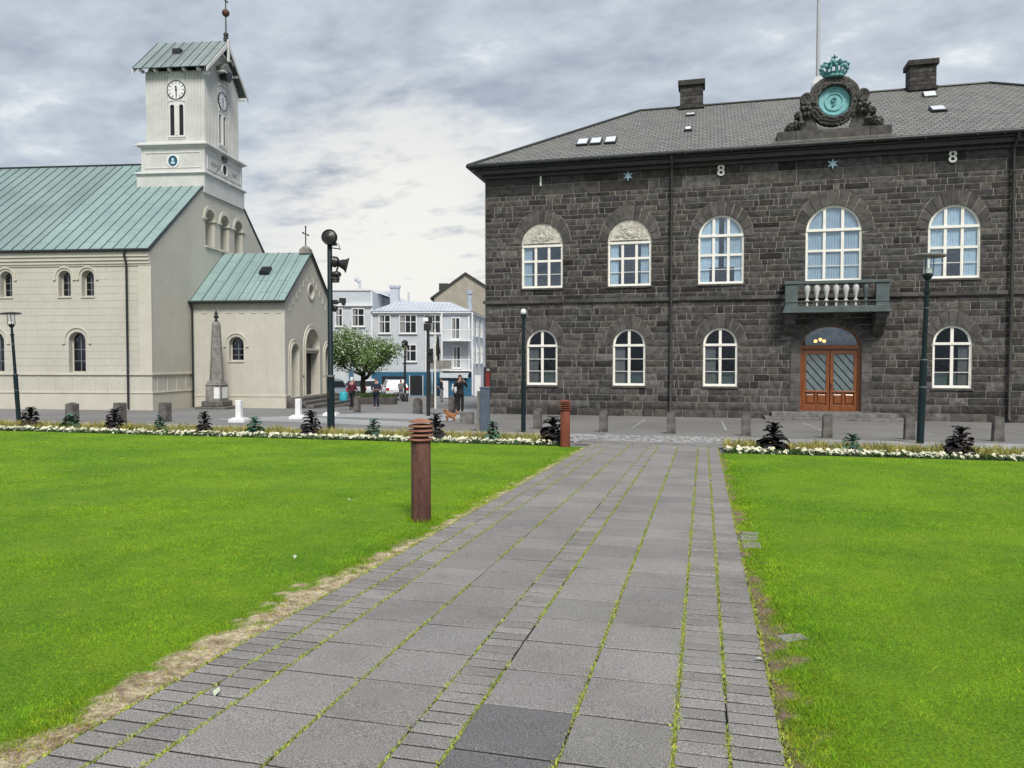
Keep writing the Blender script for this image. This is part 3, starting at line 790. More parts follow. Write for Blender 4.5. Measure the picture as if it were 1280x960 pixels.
def clip_arch(xa, xb, zb, cx, r, zs):
    f_ = lambda x: zs+math.sqrt(max(0, r*r-(x-cx)**2))
    xa = max(xa, cx-r); xb = min(xb, cx+r)
    if zb > zs:
        q = math.sqrt(max(0, r*r-(zb-zs)**2)); xa = max(xa, cx-q); xb = min(xb, cx+q)
    pts = [(xa, zb), (xb, zb)]
    for k in range(9):
        x = xb+(xa-xb)*k/8; z = f_(x)
        if z > zb+.015: pts.append((x, z))
    return pts
def ring(cx, w, zs, a, b, n, rd, mb, d=.055, r_in=None, rise=None):
    ri = w/2; rise = rise or ri
    for k in range(n):
        t0 = math.pi*k/n+.016; t1 = math.pi*(k+1)/n-.016; m = 4
        P = [(cx+(ri+.004)*math.cos(t0+(t1-t0)*i/m), zs+(rise+.004)*math.sin(t0+(t1-t0)*i/m)) for i in range(m+1)]
        Q = [(cx+a*math.cos(t0+(t1-t0)*i/m), zs+b*math.sin(t0+(t1-t0)*i/m)) for i in range(m+1)]
        kk = rd.uniform(.72,1.25)
        mb.plate(P+Q[::-1], [], fm, -.14, d+rd.uniform(-.006,.006), (kk*1.01, kk, kk*.98))
rdw = random.Random(21)
def pleats(parent, mat, x0, x1, z0, z1, d, per=.10, amp=.012):
    mb = PMB(); kk = rdw.uniform(.72, 1.12); mb.col = (kk, kk*1.005, kk); x0 += rdw.uniform(0,.06); n = max(4, int((x1-x0)/per*4)); vs = []
    for k in range(n+1):
        x = x0+(x1-x0)*k/n; dd = d+amp*math.sin(k*math.pi/2+.4)+rdw.uniform(-.004,.004)
        vs += [fm(x, z0, dd), fm(x+.01, z1, dd)]
    mb.add(vs, [(2*k, 2*k+2, 2*k+3, 2*k+1) for k in range(n)]); mb.build('curtain', mat, parent, recalc=False)
for wi, (cx, w, z0, zs, kind) in enumerate(wins):
    r = w/2; a, b = ring_dims(w, kind)
    fr = PMB(); B = .095; d0, d1 = -.15, -.07; holes_ = []; ri = r-B
    bars = []
    if kind == 'lower':
        mw = .06; zt = zs-.02
        for xa, xb in ((cx-ri, cx-mw), (cx+mw, cx+ri)):
            holes_.append(rect(xa, xb, z0+B+.02, zt-.06)); holes_.append(clip_arch(xa, xb, zt+.05, cx, ri, zs))
            H = (zt-.06-z0-B)
            bars += [(xa, xb, z0+B+H/3), (xa, xb, z0+B+H*2/3)]
    else:
        g1 = w/6.2; mw = .068
        colsx = ((cx-ri, cx-g1-mw+.01), (cx-g1+mw-.01, cx+g1-mw+.01), (cx+g1+mw-.01, cx+ri))
        if kind == 'relief': zt = zs-.08; zm = z0+(zt-z0)*.64
        else: zt = zs+.08; zm = z0+(zt-z0)*.60
        for xa, xb in colsx:
            holes_.append(rect(xa, xb, z0+B+.01, zm-.05)); holes_.append(rect(xa, xb, zm+.05, zt-.07))
            bars.append((xa, xb, z0+B+(zm-z0-B)*.47))
            if kind != 'relief': holes_.append(clip_arch(xa, xb, zt+.06, cx, ri, zs))
    fr.plate(arch(cx, w-.01, z0+.005, zs), holes_, fm, d0, d1)
    fr.plate(arch(cx, w-.012, z0+.006, zs), [arch(cx, w-.10, z0+.05, zs)], fm, d1-.01, d1+.03)     # raised outer casing
    fr.box(cx-r+.01, cx+r-.01, YF+.03, YF+.075, zt-.055, zt+.045)                                # transom
    f = fr.build('window', M['white'], parl, bevel=0)
    gl = PMB(); gl.plate(arch(cx, w-.08, z0+.04, zs), [], fm, -.125, -.12); gl.build('glass', M['glass_low' if kind == 'lower' else 'glass'], f)
    for xa, xb, zz in bars:
        bb = PMB(); bb.box(xa-.005, xb+.005, YF+.085, YF+.125, zz-.012, zz+.012); bb.build('glazing_bar', M['white'], f)
    if kind != 'relief' or wi == 0:
        pass
    sl = PMB(); sl.box(cx-r-.06, cx+r+.06, YF-.075, YF+.08, z0-.09, z0-.002); sl.build('sill', M['stone_fine'], f, bevel=.01)
    rg = PMB(); ring(cx, w, zs, a, b, 11 if kind != 'lower' else 9, rdw, rg, d=.042); rg.build('arch_stones', M['stone_fine'], f, recalc=True, bevel=.006)
    cm = M['curtain_grey' if kind == 'lower' else 'curtain']
    if kind == 'centre':
        pleats(f, cm, cx-r+.05, cx+r-.05, z0, zs+r-.1, -.16, .11, .014)
    elif kind == 'three':
        if cx > XC:
            pleats(f, cm, cx-r+.05, cx+r-.05, z0+1.25, zs+r-.1, -.16); pleats(f, cm, cx-r+.05, cx-.42, z0, z0+1.25, -.16); pleats(f, cm, cx+.38, cx+r-.04, z0, z0+1.25, -.16)
        else:
            pleats(f, cm, cx-r+.05, cx-.10, z0+.75, zs+r-.1, -.16); pleats(f, cm, cx+.12, cx+r-.05, z0+.75, zs+r-.1, -.16); pleats(f, cm, cx-r+.05, cx-.50, z0, z0+.75, -.16); pleats(f, cm, cx+.55, cx+r-.05, z0, z0+.75, -.16)
    elif kind == 'relief':
        pleats(f, cm, cx-r+.05, cx-.52, z0, zt, -.16); 
        if wi % 2: pleats(f, cm, cx+.5, cx+r-.05, z0, zt, -.16)
    else:
        s = 1 if wi in (10, 11) else -1
        pleats(f, cm, min(cx+s*.2, cx+s*.66), max(cx+s*.2, cx+s*.66), z0, zs, -.16); 
        bd = PMB(); bd.plate(rect(cx-r+.05, cx+r-.05, z0+.05, z0+.62), [], fm, -.24, -.22); bd.build('cafe_blind', M['panel_glass'], f)
    if kind == 'relief':
        rl = PMB(); rr = r-.03
        rl.plate([(cx+rr*math.cos(math.pi*k/20), zs-.01+rr*math.sin(math.pi*k/20)) for k in range(21)], [], fm, -.05, -.03)
        # carved branches and a wreath in low relief
        rr2 = random.Random(int(abs(cx)*10))
        for k in range(9):
            a0 = math.pi*(k+.5)/9; L_ = rr*rr2.uniform(.5,.8); p = []
            for i in range(6):
                t = i/5; aa = a0+.25*math.sin(t*5+k); p.append((cx+L_*t*math.cos(aa), YF+.022, zs+.10+L_*t*math.sin(aa)*.92))
            rl.path(p, [.028,.03,.026,.022,.018,.010], 5)
            rl.sphere(p[4], .055, (1.2,.35,.9), 7, 5); rl.sphere((p[3][0]+.04, p[3][1], p[3][2]), .045, (1.2,.35,.8), 7, 5)
        rl.path([(cx-rr*.9, YF+.022, zs+.04), (cx, YF+.012, zs+.05), (cx+rr*.9, YF+.022, zs+.04)], [.03,.035,.03], 6)
        rl.sphere((cx, YF+.02, zs+.33), .12, (1.3,.4,1.0), 10, 7)
        rl.build('plaster_relief', M['plaster'], f, 50)
# eaves
ev = PMB(); ev.box(XL-.16, XR+.16, YF-.16, YB+.16, 10.30, 10.46); ev.box(XL-.42, XR+.42, YF-.42, YB+.42, 10.461, 10.66); ev.box(XL-.56, XR+.56, YF-.56, YB+.56, 10.661, 10.74)
ev.build('cornice', M['pipe'], parl, bevel=.02)
EX0, EX1, EY0, EY1, EZ = XL-.68, XR+.68, YF-.68, YB+.68, 10.84
gt = PMB()
for p, q in (((EX0,EY0),(EX1,EY0)),((EX0,EY0),(EX0,EY1)),((EX1,EY0),(EX1,EY1)),((EX0,EY1),(EX1,EY1))):
    gt.tube((p[0],p[1],EZ-.02), (q[0],q[1],EZ-.02), .10, n=10)
for k in range(34):
    x = EX0+.5+k*.95; gt.box(x, x+.03, EY0-.105, EY0+.02, EZ-.14, EZ+.0)
gt.build('gutter', M['gutter'], parl, 40)
RL, RR, RY, RZ = (-3.43), 13.35, 41.9, 15.17
rf = PMB()
def face_uv(mb, pts, udir, vdir, org):
    u, v, o = Vector(udir).normalized(), Vector(vdir).normalized(), Vector(org)
    mb.add(pts, [tuple(range(len(pts)))], None, [[((Vector(p)-o).dot(u), (Vector(p)-o).dot(v)) for p in pts]])
A, Bp, Cp, Dp = (EX0,EY0,EZ), (EX1,EY0,EZ), (EX1,EY1,EZ), (EX0,EY1,EZ); E1, E2 = (RL,RY,RZ), (RR,RY,RZ)
face_uv(rf, [A, Bp, E2, E1], (1,0,0), (0,RY-EY0,RZ-EZ), A)
face_uv(rf, [Cp, Dp, E1, E2], (1,0,0), (0,RY-EY1,RZ-EZ), Cp)
face_uv(rf, [Dp, A, E1], (0,1,0), (RL-EX0,0,RZ-EZ), A)
face_uv(rf, [Bp, Cp, E2], (0,1,0), (RR-EX1,0,RZ-EZ), Bp)
roof = rf.build('roof', M['slate'], parl, recalc=True)
rc = PMB(); up = Vector((0,0,.03))
for p, q in ((A,E1),(Bp,E2),(E1,E2),(Cp,E2),(Dp,E1)): rc.tube(Vector(p)+up, Vector(q)+up, .075, n=8)
rc.build('ridge_cap', M['gutter'], roof, 40)
def roof_z(y): return EZ+(RZ-EZ)*(y-EY0)/(RY-EY0)
sl_ang = math.atan2(RZ-EZ, RY-EY0)
def rooflight(x, y, w, l, tilt=0.0):
    mb = MB(W2P @ Matrix.Translation((x, y, roof_z(y)+.02)) @ Matrix.Rotation(sl_ang+tilt, 4, 'X'))
    mb.box(-w/2, w/2, -l/2, l/2, -.05, .10); f = mb.build('skylight', M['gutter'], roof, bevel=.01)
    gb = MB(mb.M); gb.box(-w/2+.05, w/2-.05, -l/2+.06, l/2-.05, .101, .125); gb.build('pane', surf('skylight_glass', (.62,.68,.72), .12, .03, 3) if 'skyl' not in M else M['skyl'], f)
M['skyl'] = surf('skylight_glass', (.62,.66,.70), .12, .03, 3)
for x in (-5.72, -5.08, -4.38): rooflight(x, 36.65, .56, .85, .05)
rooflight(-.80, 37.6, .36, .42, .1); rooflight(10.05, 37.9, .62, .7, .02); rooflight(10.35, 40.4, .6, .5, .3); rooflight(-.75, 40.2, .5, .2, .5)
for x in (-.72, 10.32):
    ch = PMB(); rs = random.Random(int(x*7)); z = 14.4; wv = .60
    while z < 16.1:
        h = .20; xx = x-wv
        while xx < x+wv-.02:
            w = min(rs.uniform(.28,.6), x+wv-xx); k = rs.uniform(.6,1.3)
            ch.box(xx+.008, xx+w-.008, RY-.5, RY+.4, z+.008, z+h-.008, (k,k,k)); xx += w
        z += h
    ch.box(x-wv+.02, x+wv-.02, RY-.48, RY+.38, 14.3, 16.15, (1.3,1.25,1.2))
    ch.box(x-wv-.05, x+wv+.05, RY-.56, RY+.46, 14.95, 15.12, (.8,.8,.8))
    ch.box(x-wv-.09, x+wv+.09, RY-.6, RY+.5, 16.16, 16.42, (.8,.8,.8))
    ch.build('chimney', M['stone'], roof, recalc=False, bevel=.012)
# downpipes
for x in (XC-6.80, XC+6.72):
    dp = PMB(); dp.path([(x, EY0+.02, EZ-.08), (x, EY0+.05, 10.62), (x, YF-.17, 10.25), (x, YF-.19, 4.7), (x, YF-.21, 4.3), (x, YF-.17, 4.1), (x, YF-.15, -.62), (x,YF-.25,-.78)], .062, 10)
    for z in (9.3, 7.2, 5.2, 3.2, 1.2): dp.tube((x, YF-.19+(.02 if z < 4.5 else 0), z), (x, YF-.19+(.02 if z < 4.5 else 0), z+.07), .078, n=10)
    dp.build('downpipe', M['pipe'], parl, 40)
# year numerals and stars
def text_mesh(s, size, ext, mat, parent, Mx, name):
    cu = bpy.data.curves.new('t', 'FONT'); cu.body = s; cu.size = size; cu.extrude = ext; cu.align_x = 'CENTER'; cu.align_y = 'CENTER'; cu.offset = size*.012
    tmp = bpy.data.objects.new('t', cu); me = bpy.data.meshes.new_from_object(tmp); bpy.data.objects.remove(tmp); bpy.data.curves.remove(cu)
    me.transform(Mx); me.materials.clear(); me.materials.append(mat); me.name = name
    at = me.color_attributes.new('Col', 'FLOAT_COLOR', 'CORNER'); at.data.foreach_set('color', [1.0]*(4*len(me.loops)))
    o = bpy.data.objects.new(name, me); COL.objects.link(o); o.parent = parent; return o
RX90 = Matrix.Rotation(R(90), 4, 'X')
for off, ch in ((-12.80,'1'),(-4.68,'8'),(4.52,'8'),(12.75,'1')):
    o = text_mesh(ch, .68, .02, M['white'], parl, W2P @ Matrix.Translation((XC+off, YF-.085, 10.06)) @ RX90, 'numeral')
for off in (-8.75, -.08, 8.7):
    st = PMB(); cx, cz = XC+off, 10.08
    pts = [(cx+(.24 if k % 2 == 0 else .085)*math.cos(math.pi/2+k*math.pi/6), cz+(.24 if k % 2 == 0 else .085)*math.sin(math.pi/2+k*math.pi/6)) for k in range(12)]
    st.plate(pts, [], fm, .05, .09); st.build('star', M['curtain'], parl)
    bk = PMB(); bk.plate(circle(cx, cz, .17, 20), [], fm, .048, .058); bk.build('star_backing', surf('dull_blue_plate', (.03,.06,.10), .5, .1, 4), parl)
# door
dcx, dw, dz0, dzs, dr = DOOR
dfr = PMB(); dm = lambda x, z, d: (x, YF-d, z)
TR = 2.25
dfr.plate(arch(dcx, dw-.01, dz0+.005, dzs, dr, 24), [rect(dcx-dw/2+.12, dcx+dw/2-.12, dz0+.03, TR-.07), [(dcx+(dw/2-.13)*math.cos(math.pi*k/20), TR+.12+(dr-.12)*math.sin(math.pi*k/20)) for k in range(21)]], dm, -.30, -.16)
dfr.plate(arch(dcx, dw-.012, dz0+.006, dzs, dr, 24), [arch(dcx, dw-.12, dz0+.02, dzs, dr-.055, 24)], dm, -.165, -.11)
dfr.box(dcx-dw/2+.05, dcx+dw/2-.05, YF+.10, YF+.17, TR-.05, TR+.03); dfr.box(dcx-dw/2+.05, dcx+dw/2-.05, YF+.08, YF+.17, TR+.031, TR+.07)
door = dfr.build('door', M['wood'], parl, bevel=.008)
fg = PMB(); fg.plate([(dcx+(dw/2-.10)*math.cos(math.pi*k/20), TR+.09+(dr-.10)*math.sin(math.pi*k/20)) for k in range(21)], [], dm, -.25, -.245); fg.build('fanlight_glass', M['glass'], door)
for s in (-1, 1):
    x0, x1 = (dcx-dw/2+.125, dcx-.012) if s < 0 else (dcx+.012, dcx+dw/2-.125)
    lf = PMB(); zb, zt = dz0+.035, TR-.075
    P1 = rect(x0+.14, x1-.14, .40, 1.98)
    w_ = (x1-x0-.26-.12)/2
    pans = [rect(x0+.13, x0+.13+w_, dz0+.27, dz0+.78), rect(x1-.13-w_, x1-.13, dz0+.27, dz0+.78)]
    lf.plate(rect(x0, x1, zb, zt), [P1]+pans, dm, -.26, -.20)
    lf.box(x0+.07, x1-.07, YF+.165, YF+.20, .31, .37)
    leaf = lf.build('door_leaf', M['wood'], door, bevel=.010)
    fl = PMB()
    for p in pans:
        (a_, c_), (b_, _), (_, d_), _ = p
        cxp, czp = (a_+b_)/2, (c_+d_)/2
        vs = [fm(a_, c_, -.25), fm(b_, c_, -.25), fm(b_, d_, -.25), fm(a_, d_, -.25), fm(a_+.05, c_+.09, -.205), fm(b_-.05, c_+.09, -.205), fm(b_-.05, d_-.09, -.205), fm(a_+.05, d_-.09, -.205)]
        fl.add(vs, [(4,5,6,7),(0,1,5,4),(1,2,6,5),(2,3,7,6),(3,0,4,7)])
    fl.build('raised_panel', M['wood'], door, recalc=False)
    gb = PMB(); gb.plate(rect(x0+.13, x1-.13, .39, 1.99), [], dm, -.245, -.235); gb.build('door_glass', M['panel_glass'], door)
    ir = PMB(); w_, h_ = x1-x0-.28, 1.58
    for k in range(-4, 7):       # slanting iron bars over the glass, clipped to the opening
        za = .40+k*.40; p = []
        for t in range(41):
            x = x0+.14+w_*t/40; z = za - (w_*t/40)*1.18 + w_*.6
            if .40 <= z <= 1.98: p.append((x, z))
        if len(p) > 3: ir.tube((p[0][0], YF+.215, p[0][1]), (p[-1][0], YF+.215, p[-1][1]), .014, n=6)
    ir.build('iron_bars', M['black'], door)
hd = PMB(); hd.tube((dcx+.05, YF+.14, .45), (dcx+.05, YF+.14, .62), .014, n=8); hd.sphere((dcx+.05, YF+.16, .66), .03); hd.build('handle', M['black'], door, 40)
for dx, dz in ((-.52,0),(-.32,.07),(-.16,0)):
    lb = PMB(); lb.sphere((dcx+dx, YF+.75, TR+.30+dz), .075); lb.build('lit_bulb', M['lamp_on'], door, 60)
rg = PMB(); ring(dcx, dw, dzs, dw/2+.40, dr+.36, 11, random.Random(3), rg, d=.04, rise=dr)
for s in (-1, 1):
    zz = -.5
    while zz < dzs-.02:
        h = min(.42, dzs-zz); k = random.uniform(.9,1.35)
        xa = dcx+s*(dw/2+.004); xb = dcx+s*(dw/2+.40)
        rg.box(min(xa,xb), max(xa,xb), YF-.045, YF+.14, zz+.006, zz+h-.006, (k,k,k)); zz += h
rg.build('door_surround', M['stone_fine'], parl, bevel=.006)
stp = PMB()
for k, (ex, dpt, z0_, z1_) in enumerate(((2.75, 1.25, -1.1, -.70), (2.45, .85, -.70, -.52))):
    stp.box(dcx-ex, dcx+ex, YF-dpt, YF+.05-k*.0, z0_, z1_)
stp.box(dcx-dw/2+.01, dcx+dw/2-.01, YF-.1, YF+.45, -.52, -.49)
stp.build('entrance_steps', M['kerb'], parl, bevel=.015)
# balcony
bc = PMB(); BX0, BX1, BY = XC-2.02-.02, XC+2.02-.02, YF-1.05
bc.box(BX0-.10, BX1+.10, BY-.10, YF-.06, 3.70, 3.80); bc.box(BX0-.04, BX1+.04, BY-.04, YF-.06, 3.801, 3.92)
for x0, x1 in ((BX0, BX0+.50), (BX1-.50, BX1)):
    bc.box(x0, x1, BY, BY+.22, 3.921, 4.90); bc.box(x0-.03, x1+.03, BY-.03, BY+.25, 4.14, 4.17); bc.box(x0-.03, x1+.03, BY-.03, BY+.25, 3.922, 3.99)
bc.box(BX0-.05, BX1+.05, BY-.05, BY+.27, 4.901, 5.03)
bc.box(BX0+.5, BX1-.5, BY+.03, BY+.19, 3.922, 3.98); bc.box(BX0+.5, BX1-.5, BY+.03, BY+.19, 4.16, 4.20)
for x0 in (BX0, BX1-.2): 
    bc.box(x0-.02, x0+.22, BY+.271, YF-.06, 4.90, 5.03); bc.box(x0, x0+.2, BY+.221, YF-.06, 3.922, 4.1)
balc = bc.build('balcony', M['balcony'], parl, bevel=.012)
nb = 8
for k in range(1, nb):
    x = BX0+.5+(BX1-BX0-1.0)*k/nb
    mb = PMB(); mb.lathe(x, BY+.11, [(.09,4.19),(.09,4.23),(.045,4.27),(.055,4.36),(.10,4.55),(.135,4.72),(.115,4.84),(.07,4.88),(.07,4.90)], 12)
    mb.lathe(x, BY+.11, [(.05,3.97),(.05,4.02),(.04,4.10),(.05,4.16)], 10)
    mb.build('baluster', M['baluster'] if k < 7 else M['balcony'], balc, 40)
for s in (-1, 1):
    cb = PMB(); x = XC-.02+s*1.78; q = lambda y, z, d: (x+d, y, z)
    prof = [(YF-.06, 3.69), (BY+.12, 3.69), (BY+.12, 3.52), (BY+.25, 3.42), (BY+.30, 3.25), (YF-.45, 3.1), (YF-.35, 2.92), (YF-.06, 2.75)]
    cb.plate(prof, [], q, -.22, .22); cb.box(x-.27, x+.27, BY+.07, YF-.06, 3.56, 3.692); cb.build('corbel', M['stone_fine'], balc, bevel=.02)
# crest
cr = PMB(); ex, ey = 5.25, YF-.35
for a_, b_, c_ in ((2.98,3.72,.9),(3.73,6.62,1.05),(6.63,7.45,.9)): cr.box(a_, b_, ey-.30, ey+.9, 10.95, 11.42, (c_,c_,c_))
cr.box(2.8, 7.6, ey-.36, ey-.20, 10.80, 11.02, (1.7,1.7,1.65)); pass
crest = cr.build('crest', M['stone_fine'], parl, bevel=.02)
wr = PMB(); rw = random.Random(2); cz = 12.60
wr.plate(circle(ex, cz, .98, 36), [circle(ex, cz, .66, 36)], lambda x,z,d: (x, ey-d, z), -.30, .10)
for row, (rr, nn, sz) in enumerate(((.95,34,.15),(.83,32,.16),(.72,30,.12))):
    for k in range(nn):
        a_ = 2*math.pi*(k+.5*row)/nn; sg = 1 if math.cos(a_) > 0 else -1; q = rw.uniform(.75,1.3)
        tg = Vector((-math.sin(a_)*sg, 0, math.cos(a_)*sg)); rd0 = Vector((math.cos(a_), 0, math.sin(a_))); c0_ = Vector((ex, ey-.11-.05*row, cz))+rd0*rr
        dr_ = (tg+rd0*rw.uniform(-.5,.9)+Vector((0,-.25,0))).normalized()*sz*q
        wr.path([c0_-dr_, c0_-dr_*.4, c0_+dr_*.3, c0_+dr_*1.1], [.03,sz*.5,sz*.42,.012], 6, (.7+rw.random()*.7,)*3)
wr.path([(ex+.98*math.cos(a_), ey-.08, cz+.98*math.sin(a_)) for a_ in np.linspace(R(20), R(160), 12)], [.08]+[.12]*10+[.08], 7)
wr.build('wreath', M['stone_fine'], crest, 50)
for s in (-1, 1):
    scb = MB(W2P @ Matrix.Translation((0,0,-.30))); sx = lambda t: ex+s*t
    prof = [(sx(.62),11.79),(sx(1.95),11.79),(sx(1.95),11.98),(sx(1.62),12.08),(sx(1.42),12.30),(sx(1.30),12.70),(sx(1.33),13.05),(sx(1.22),13.26),(sx(.98),13.30),(sx(.84),13.10),(sx(.80),12.4)]
    scb.plate(prof, [], lambda x,z,d: (x, ey-d, z), -.30, .05)
    rl_ = random.Random(4)
    for (t, z, r_) in ((1.10,13.05,.26),(1.72,11.93,.17)):
        scb.tube((sx(t), ey-.26, z), (sx(t), ey+.05, z), r_, n=18)
        scb.path([(sx(t+r_*.8*math.cos(u)*(1-u/13)), ey-.27, z+r_*.8*math.sin(u)*(1-u/13)) for u in np.linspace(0, 10, 26)], r_*.13, 6)
    for k in range(46):          # overlapping acanthus leaves down the side
        v_ = k/45; t = .92+.55*v_+rl_.uniform(-.20,.20)+.25*max(0, v_-.7); z = 12.95-1.05*v_+rl_.uniform(-.10,.10); L_ = rl_.uniform(.14,.27)
        aa = rl_.uniform(-1.9,-.2) if rl_.random() > .3 else rl_.uniform(-2.8,.3)
        p0 = Vector((sx(t), ey-.10-rl_.random()*.12, z)); dv = Vector((s*math.cos(aa)*L_, -.06, math.sin(aa)*L_)); bend = Vector((s*.06, -.08, .05))
        scb.path([p0, p0+dv*.35+bend*.6, p0+dv*.7+bend, p0+dv], [.04,.075,.06,.012], 6, (.65+rl_.random()*.8,)*3)
    scb.build('scroll', M['stone_fine'], crest, 50)
shd = PMB(); pts = [(ex+(.655+.018*math.sin(k*9*.35))*math.cos(2*math.pi*k/60), cz+(.655+.018*math.sin(k*9*.35))*math.sin(2*math.pi*k/60)) for k in range(60)]
em = lambda x,z,d: (x, ey-d, z)
shd.plate(pts, [], em, -.10, .0)
for r0 in (.60, .37): shd.plate(circle(ex, cz, r0, 40), [circle(ex, cz, r0-.035, 40)], em, -.01, .045)
shd.path([(ex+.55*math.cos(a_), ey-.03, cz+.55*math.sin(a_)) for a_ in np.linspace(R(200), R(340), 14)], .04, 6)
shield = shd.build('shield', M['verdigris'], crest, 40)
vd = surf('verdigris_dark', (.10,.30,.32), .7, .2, 6)
text_mesh('9', .52, .03, vd, shield, W2P @ Matrix.Translation((ex, ey-.04, cz-.01)) @ RX90, 'monogram')
cw = PMB(); c0 = 13.57
cw.lathe(ex, ey, [(.40,c0),(.42,c0+.02),(.40,c0+.05),(.42,c0+.15),(.44,c0+.18),(.42,c0+.2)], 24)
for k in range(8):
    a_ = 2*math.pi*k/8+.39
    p = [(ex+rr*math.cos(a_), ey+rr*math.sin(a_), c0+zz) for rr, zz in ((.42,.15),(.54,.33),(.57,.50),(.44,.62),(.22,.62),(.05,.56))]
    cw.path(p, .035, 6)
    for q in p[1:5]: cw.sphere(q, .062, n=7, m=5)
    a2 = a_+.39; cw.path([(ex+.42*math.cos(a2), ey+.42*math.sin(a2), c0+.15), (ex+.50*math.cos(a2), ey+.50*math.sin(a2), c0+.34)], .04, 6); cw.sphere((ex+.50*math.cos(a2), ey+.50*math.sin(a2), c0+.40), .085, n=7, m=5)
cw.sphere((ex, ey, c0+.66), .12); cw.box(ex-.03, ex+.03, ey-.03, ey+.03, c0+.75, c0+1.0); cw.box(ex-.12, ex+.12, ey-.03, ey+.03, c0+.86, c0+.92)
cw.build('crown', surf('verdigris_old', (.12,.36,.37), .65, .3, 7, .3, 40), crest, 50)
fp = PMB(); fp.frustum(5.55, RY, 15.0, 15.8, .36, .3, .28, .25); fp.frustum(5.55, RY, 15.8, 16.15, .28, .25, .16, .16); fp.path([(5.55,RY,16.1),(5.55,RY,20),(5.55,RY,25.5)], [.10,.085,.05], 10)
fp.sphere((5.55,RY,25.55), .12); fp.build('flagpole', surf('flagpole_paint', (.42,.44,.46), .5, .05, 3), parl, 40)
# ------------------------------------------------------------------ cathedral: local x = out of the front, y = along the front wall, away from the camera
ch = thing('cathedral', (-26.67, 32.36, 0), R(8.55), 'cream rendered cathedral with green copper roofs, clock tower and arched porch', 'church')
fs_ = lambda y0: (lambda x, z, d: (x, y0-d, z))          # side walls facing the camera
fx_ = lambda x0: (lambda y, z, d: (x0+d, y, z))          # front walls facing right
WY = 15.4; CYc = 7.7
def arched_window(fmap, cx, w, z0, zs, hood, parent, ftrim, muntin_rows=3, name='window', reveal=.34):
    gl = MB(); gl.plate(arch(cx, w-.06, z0+.03, zs), [], fmap, -reveal, -reveal+.01)
    fr = MB(); fr.plate(arch(cx, w-.002, z0+.002, zs), [arch(cx, w-.12, z0+.06, zs)], fmap, -reveal-.02, -reveal+.05)
    f = fr.build(name, M['cream_trim'], parent)
    gl.build('glass', M['glass_dark'], f)
    mu = MB(); r = w/2
    mu.plate(rect(cx-.011, cx+.011, z0+.03, zs+r-.05), [], fmap, -reveal+.012, -reveal+.035)
    for k in range(1, muntin_rows): 
        z = z0+(zs-z0)*k/(muntin_rows-.25); mu.plate(rect(cx-r+.04, cx+r-.04, z-.010, z+.010), [], fmap, -reveal+.0125, -reveal+.033)
    pr = [(cx+(r*.55)*math.cos(t), zs+(r*.55)*math.sin(t)) for t in np.linspace(0, math.pi, 12)]
    pin = [(cx+(r*.55-.02)*math.cos(t), zs+(r*.55-.02)*math.sin(t)) for t in np.linspace(math.pi, 0, 12)]
    mu.plate(pr+pin, [], fmap, -reveal+.013, -reveal+.032)
    mu.build('muntin', surf('muntin_grey', (.30,.31,.33), .5, .05, 3) if 'muntin' not in M else M['muntin'], f)
    sl = MB(); sl.plate(rect(cx-r-.04, cx+r+.04, z0-.07, z0-.002), [], fmap, -.1, .05); sl.build('sill', M['cream_trim'], f)
    if hood:
        h = MB(); n = 16; ro = r+hood; t = .075
        A_ = [(cx+ro*math.cos(math.pi*k/n), zs+ro*math.sin(math.pi*k/n)) for k in range(n+1)]; B_ = [(cx+(ro-t)*math.cos(math.pi*k/n), zs+(ro-t)*math.sin(math.pi*k/n)) for k in range(n+1)]
        h.plate([(cx+ro, zs-.1)]+A_+[(cx-ro, zs-.1), (cx-ro+t, zs-.1)]+B_[::-1]+[(cx+ro-t, zs-.1)], [], fmap, -.01, .05)
        h.plate(rect(cx-ro-.07, cx-ro+t, zs-.16, zs-.10), [], fmap, -.01, .065); h.plate(rect(cx+ro-t, cx+ro+.07, zs-.16, zs-.10), [], fmap, -.01, .065)
        h.build('hood_mould', M['cream_trim'], f)
    return f
M['muntin'] = surf('muntin_grey', (.30,.31,.33), .5, .05, 3)
LX = -30.0
side_w = []
for k in range(6):
    c = -3.95-4.4*k
    side_w += [(c-.62, .66, 4.92, 5.90, .20, 3), (c+.62, .66, 4.92, 5.90, .20, 3), (c, .90, 1.10, 2.70, .26, 3)]
hs = [arch(c, w, z0, zs) for c, w, z0, zs, h, m in side_w]
wl = MB(); wl.plate(rect(LX, 0, -1.4, 7.15), hs, fs_(0), 0, -.36)
gab = [(.36, -1.6), (WY, -1.6), (WY, 7.15), (CYc, 13.38), (.36, 7.15+.36*.81)]
tri = [(6.05, 1.08, 8.30, 9.82), (7.85, 1.08, 8.30, 9.82), (9.65, 1.08, 8.30, 9.82)]
wl.plate([(0.361, -1.6), (WY, -1.6), (WY, 7.15), (10.22, 11.34), (5.18, 11.34), (.361, 7.44)], [arch(c, w, z0, zs) for c, w, z0, zs in tri], fx_(0), 0, -.5)
wl.box(-.5, 0, 0, .36, -1.6, -1.401); wl.add([(-.36,0,7.15),(0,0,7.15),(0,.361,7.44),(-.36,.361,7.44),(0,.361,7.15),(-.36,.361,7.15)], [(0,1,2,3),(1,4,2),(0,3,5),(3,2,4,5)])
wl.box(LX, -.5, WY-.36, WY, -1.6, 7.15); wl.box(LX, LX+.36, .36, WY-.36, -1.6, 7.15)
wl.add([(LX,0,7.15),(LX,WY,7.15),(LX,CYc,13.38)], [(0,1,2)])
wl.build('wall', M['cream'], ch, recalc=True)
for c, w, z0, zs, h, m in side_w: arched_window(fs_(0), c, w, z0, zs, h, ch, None, m)
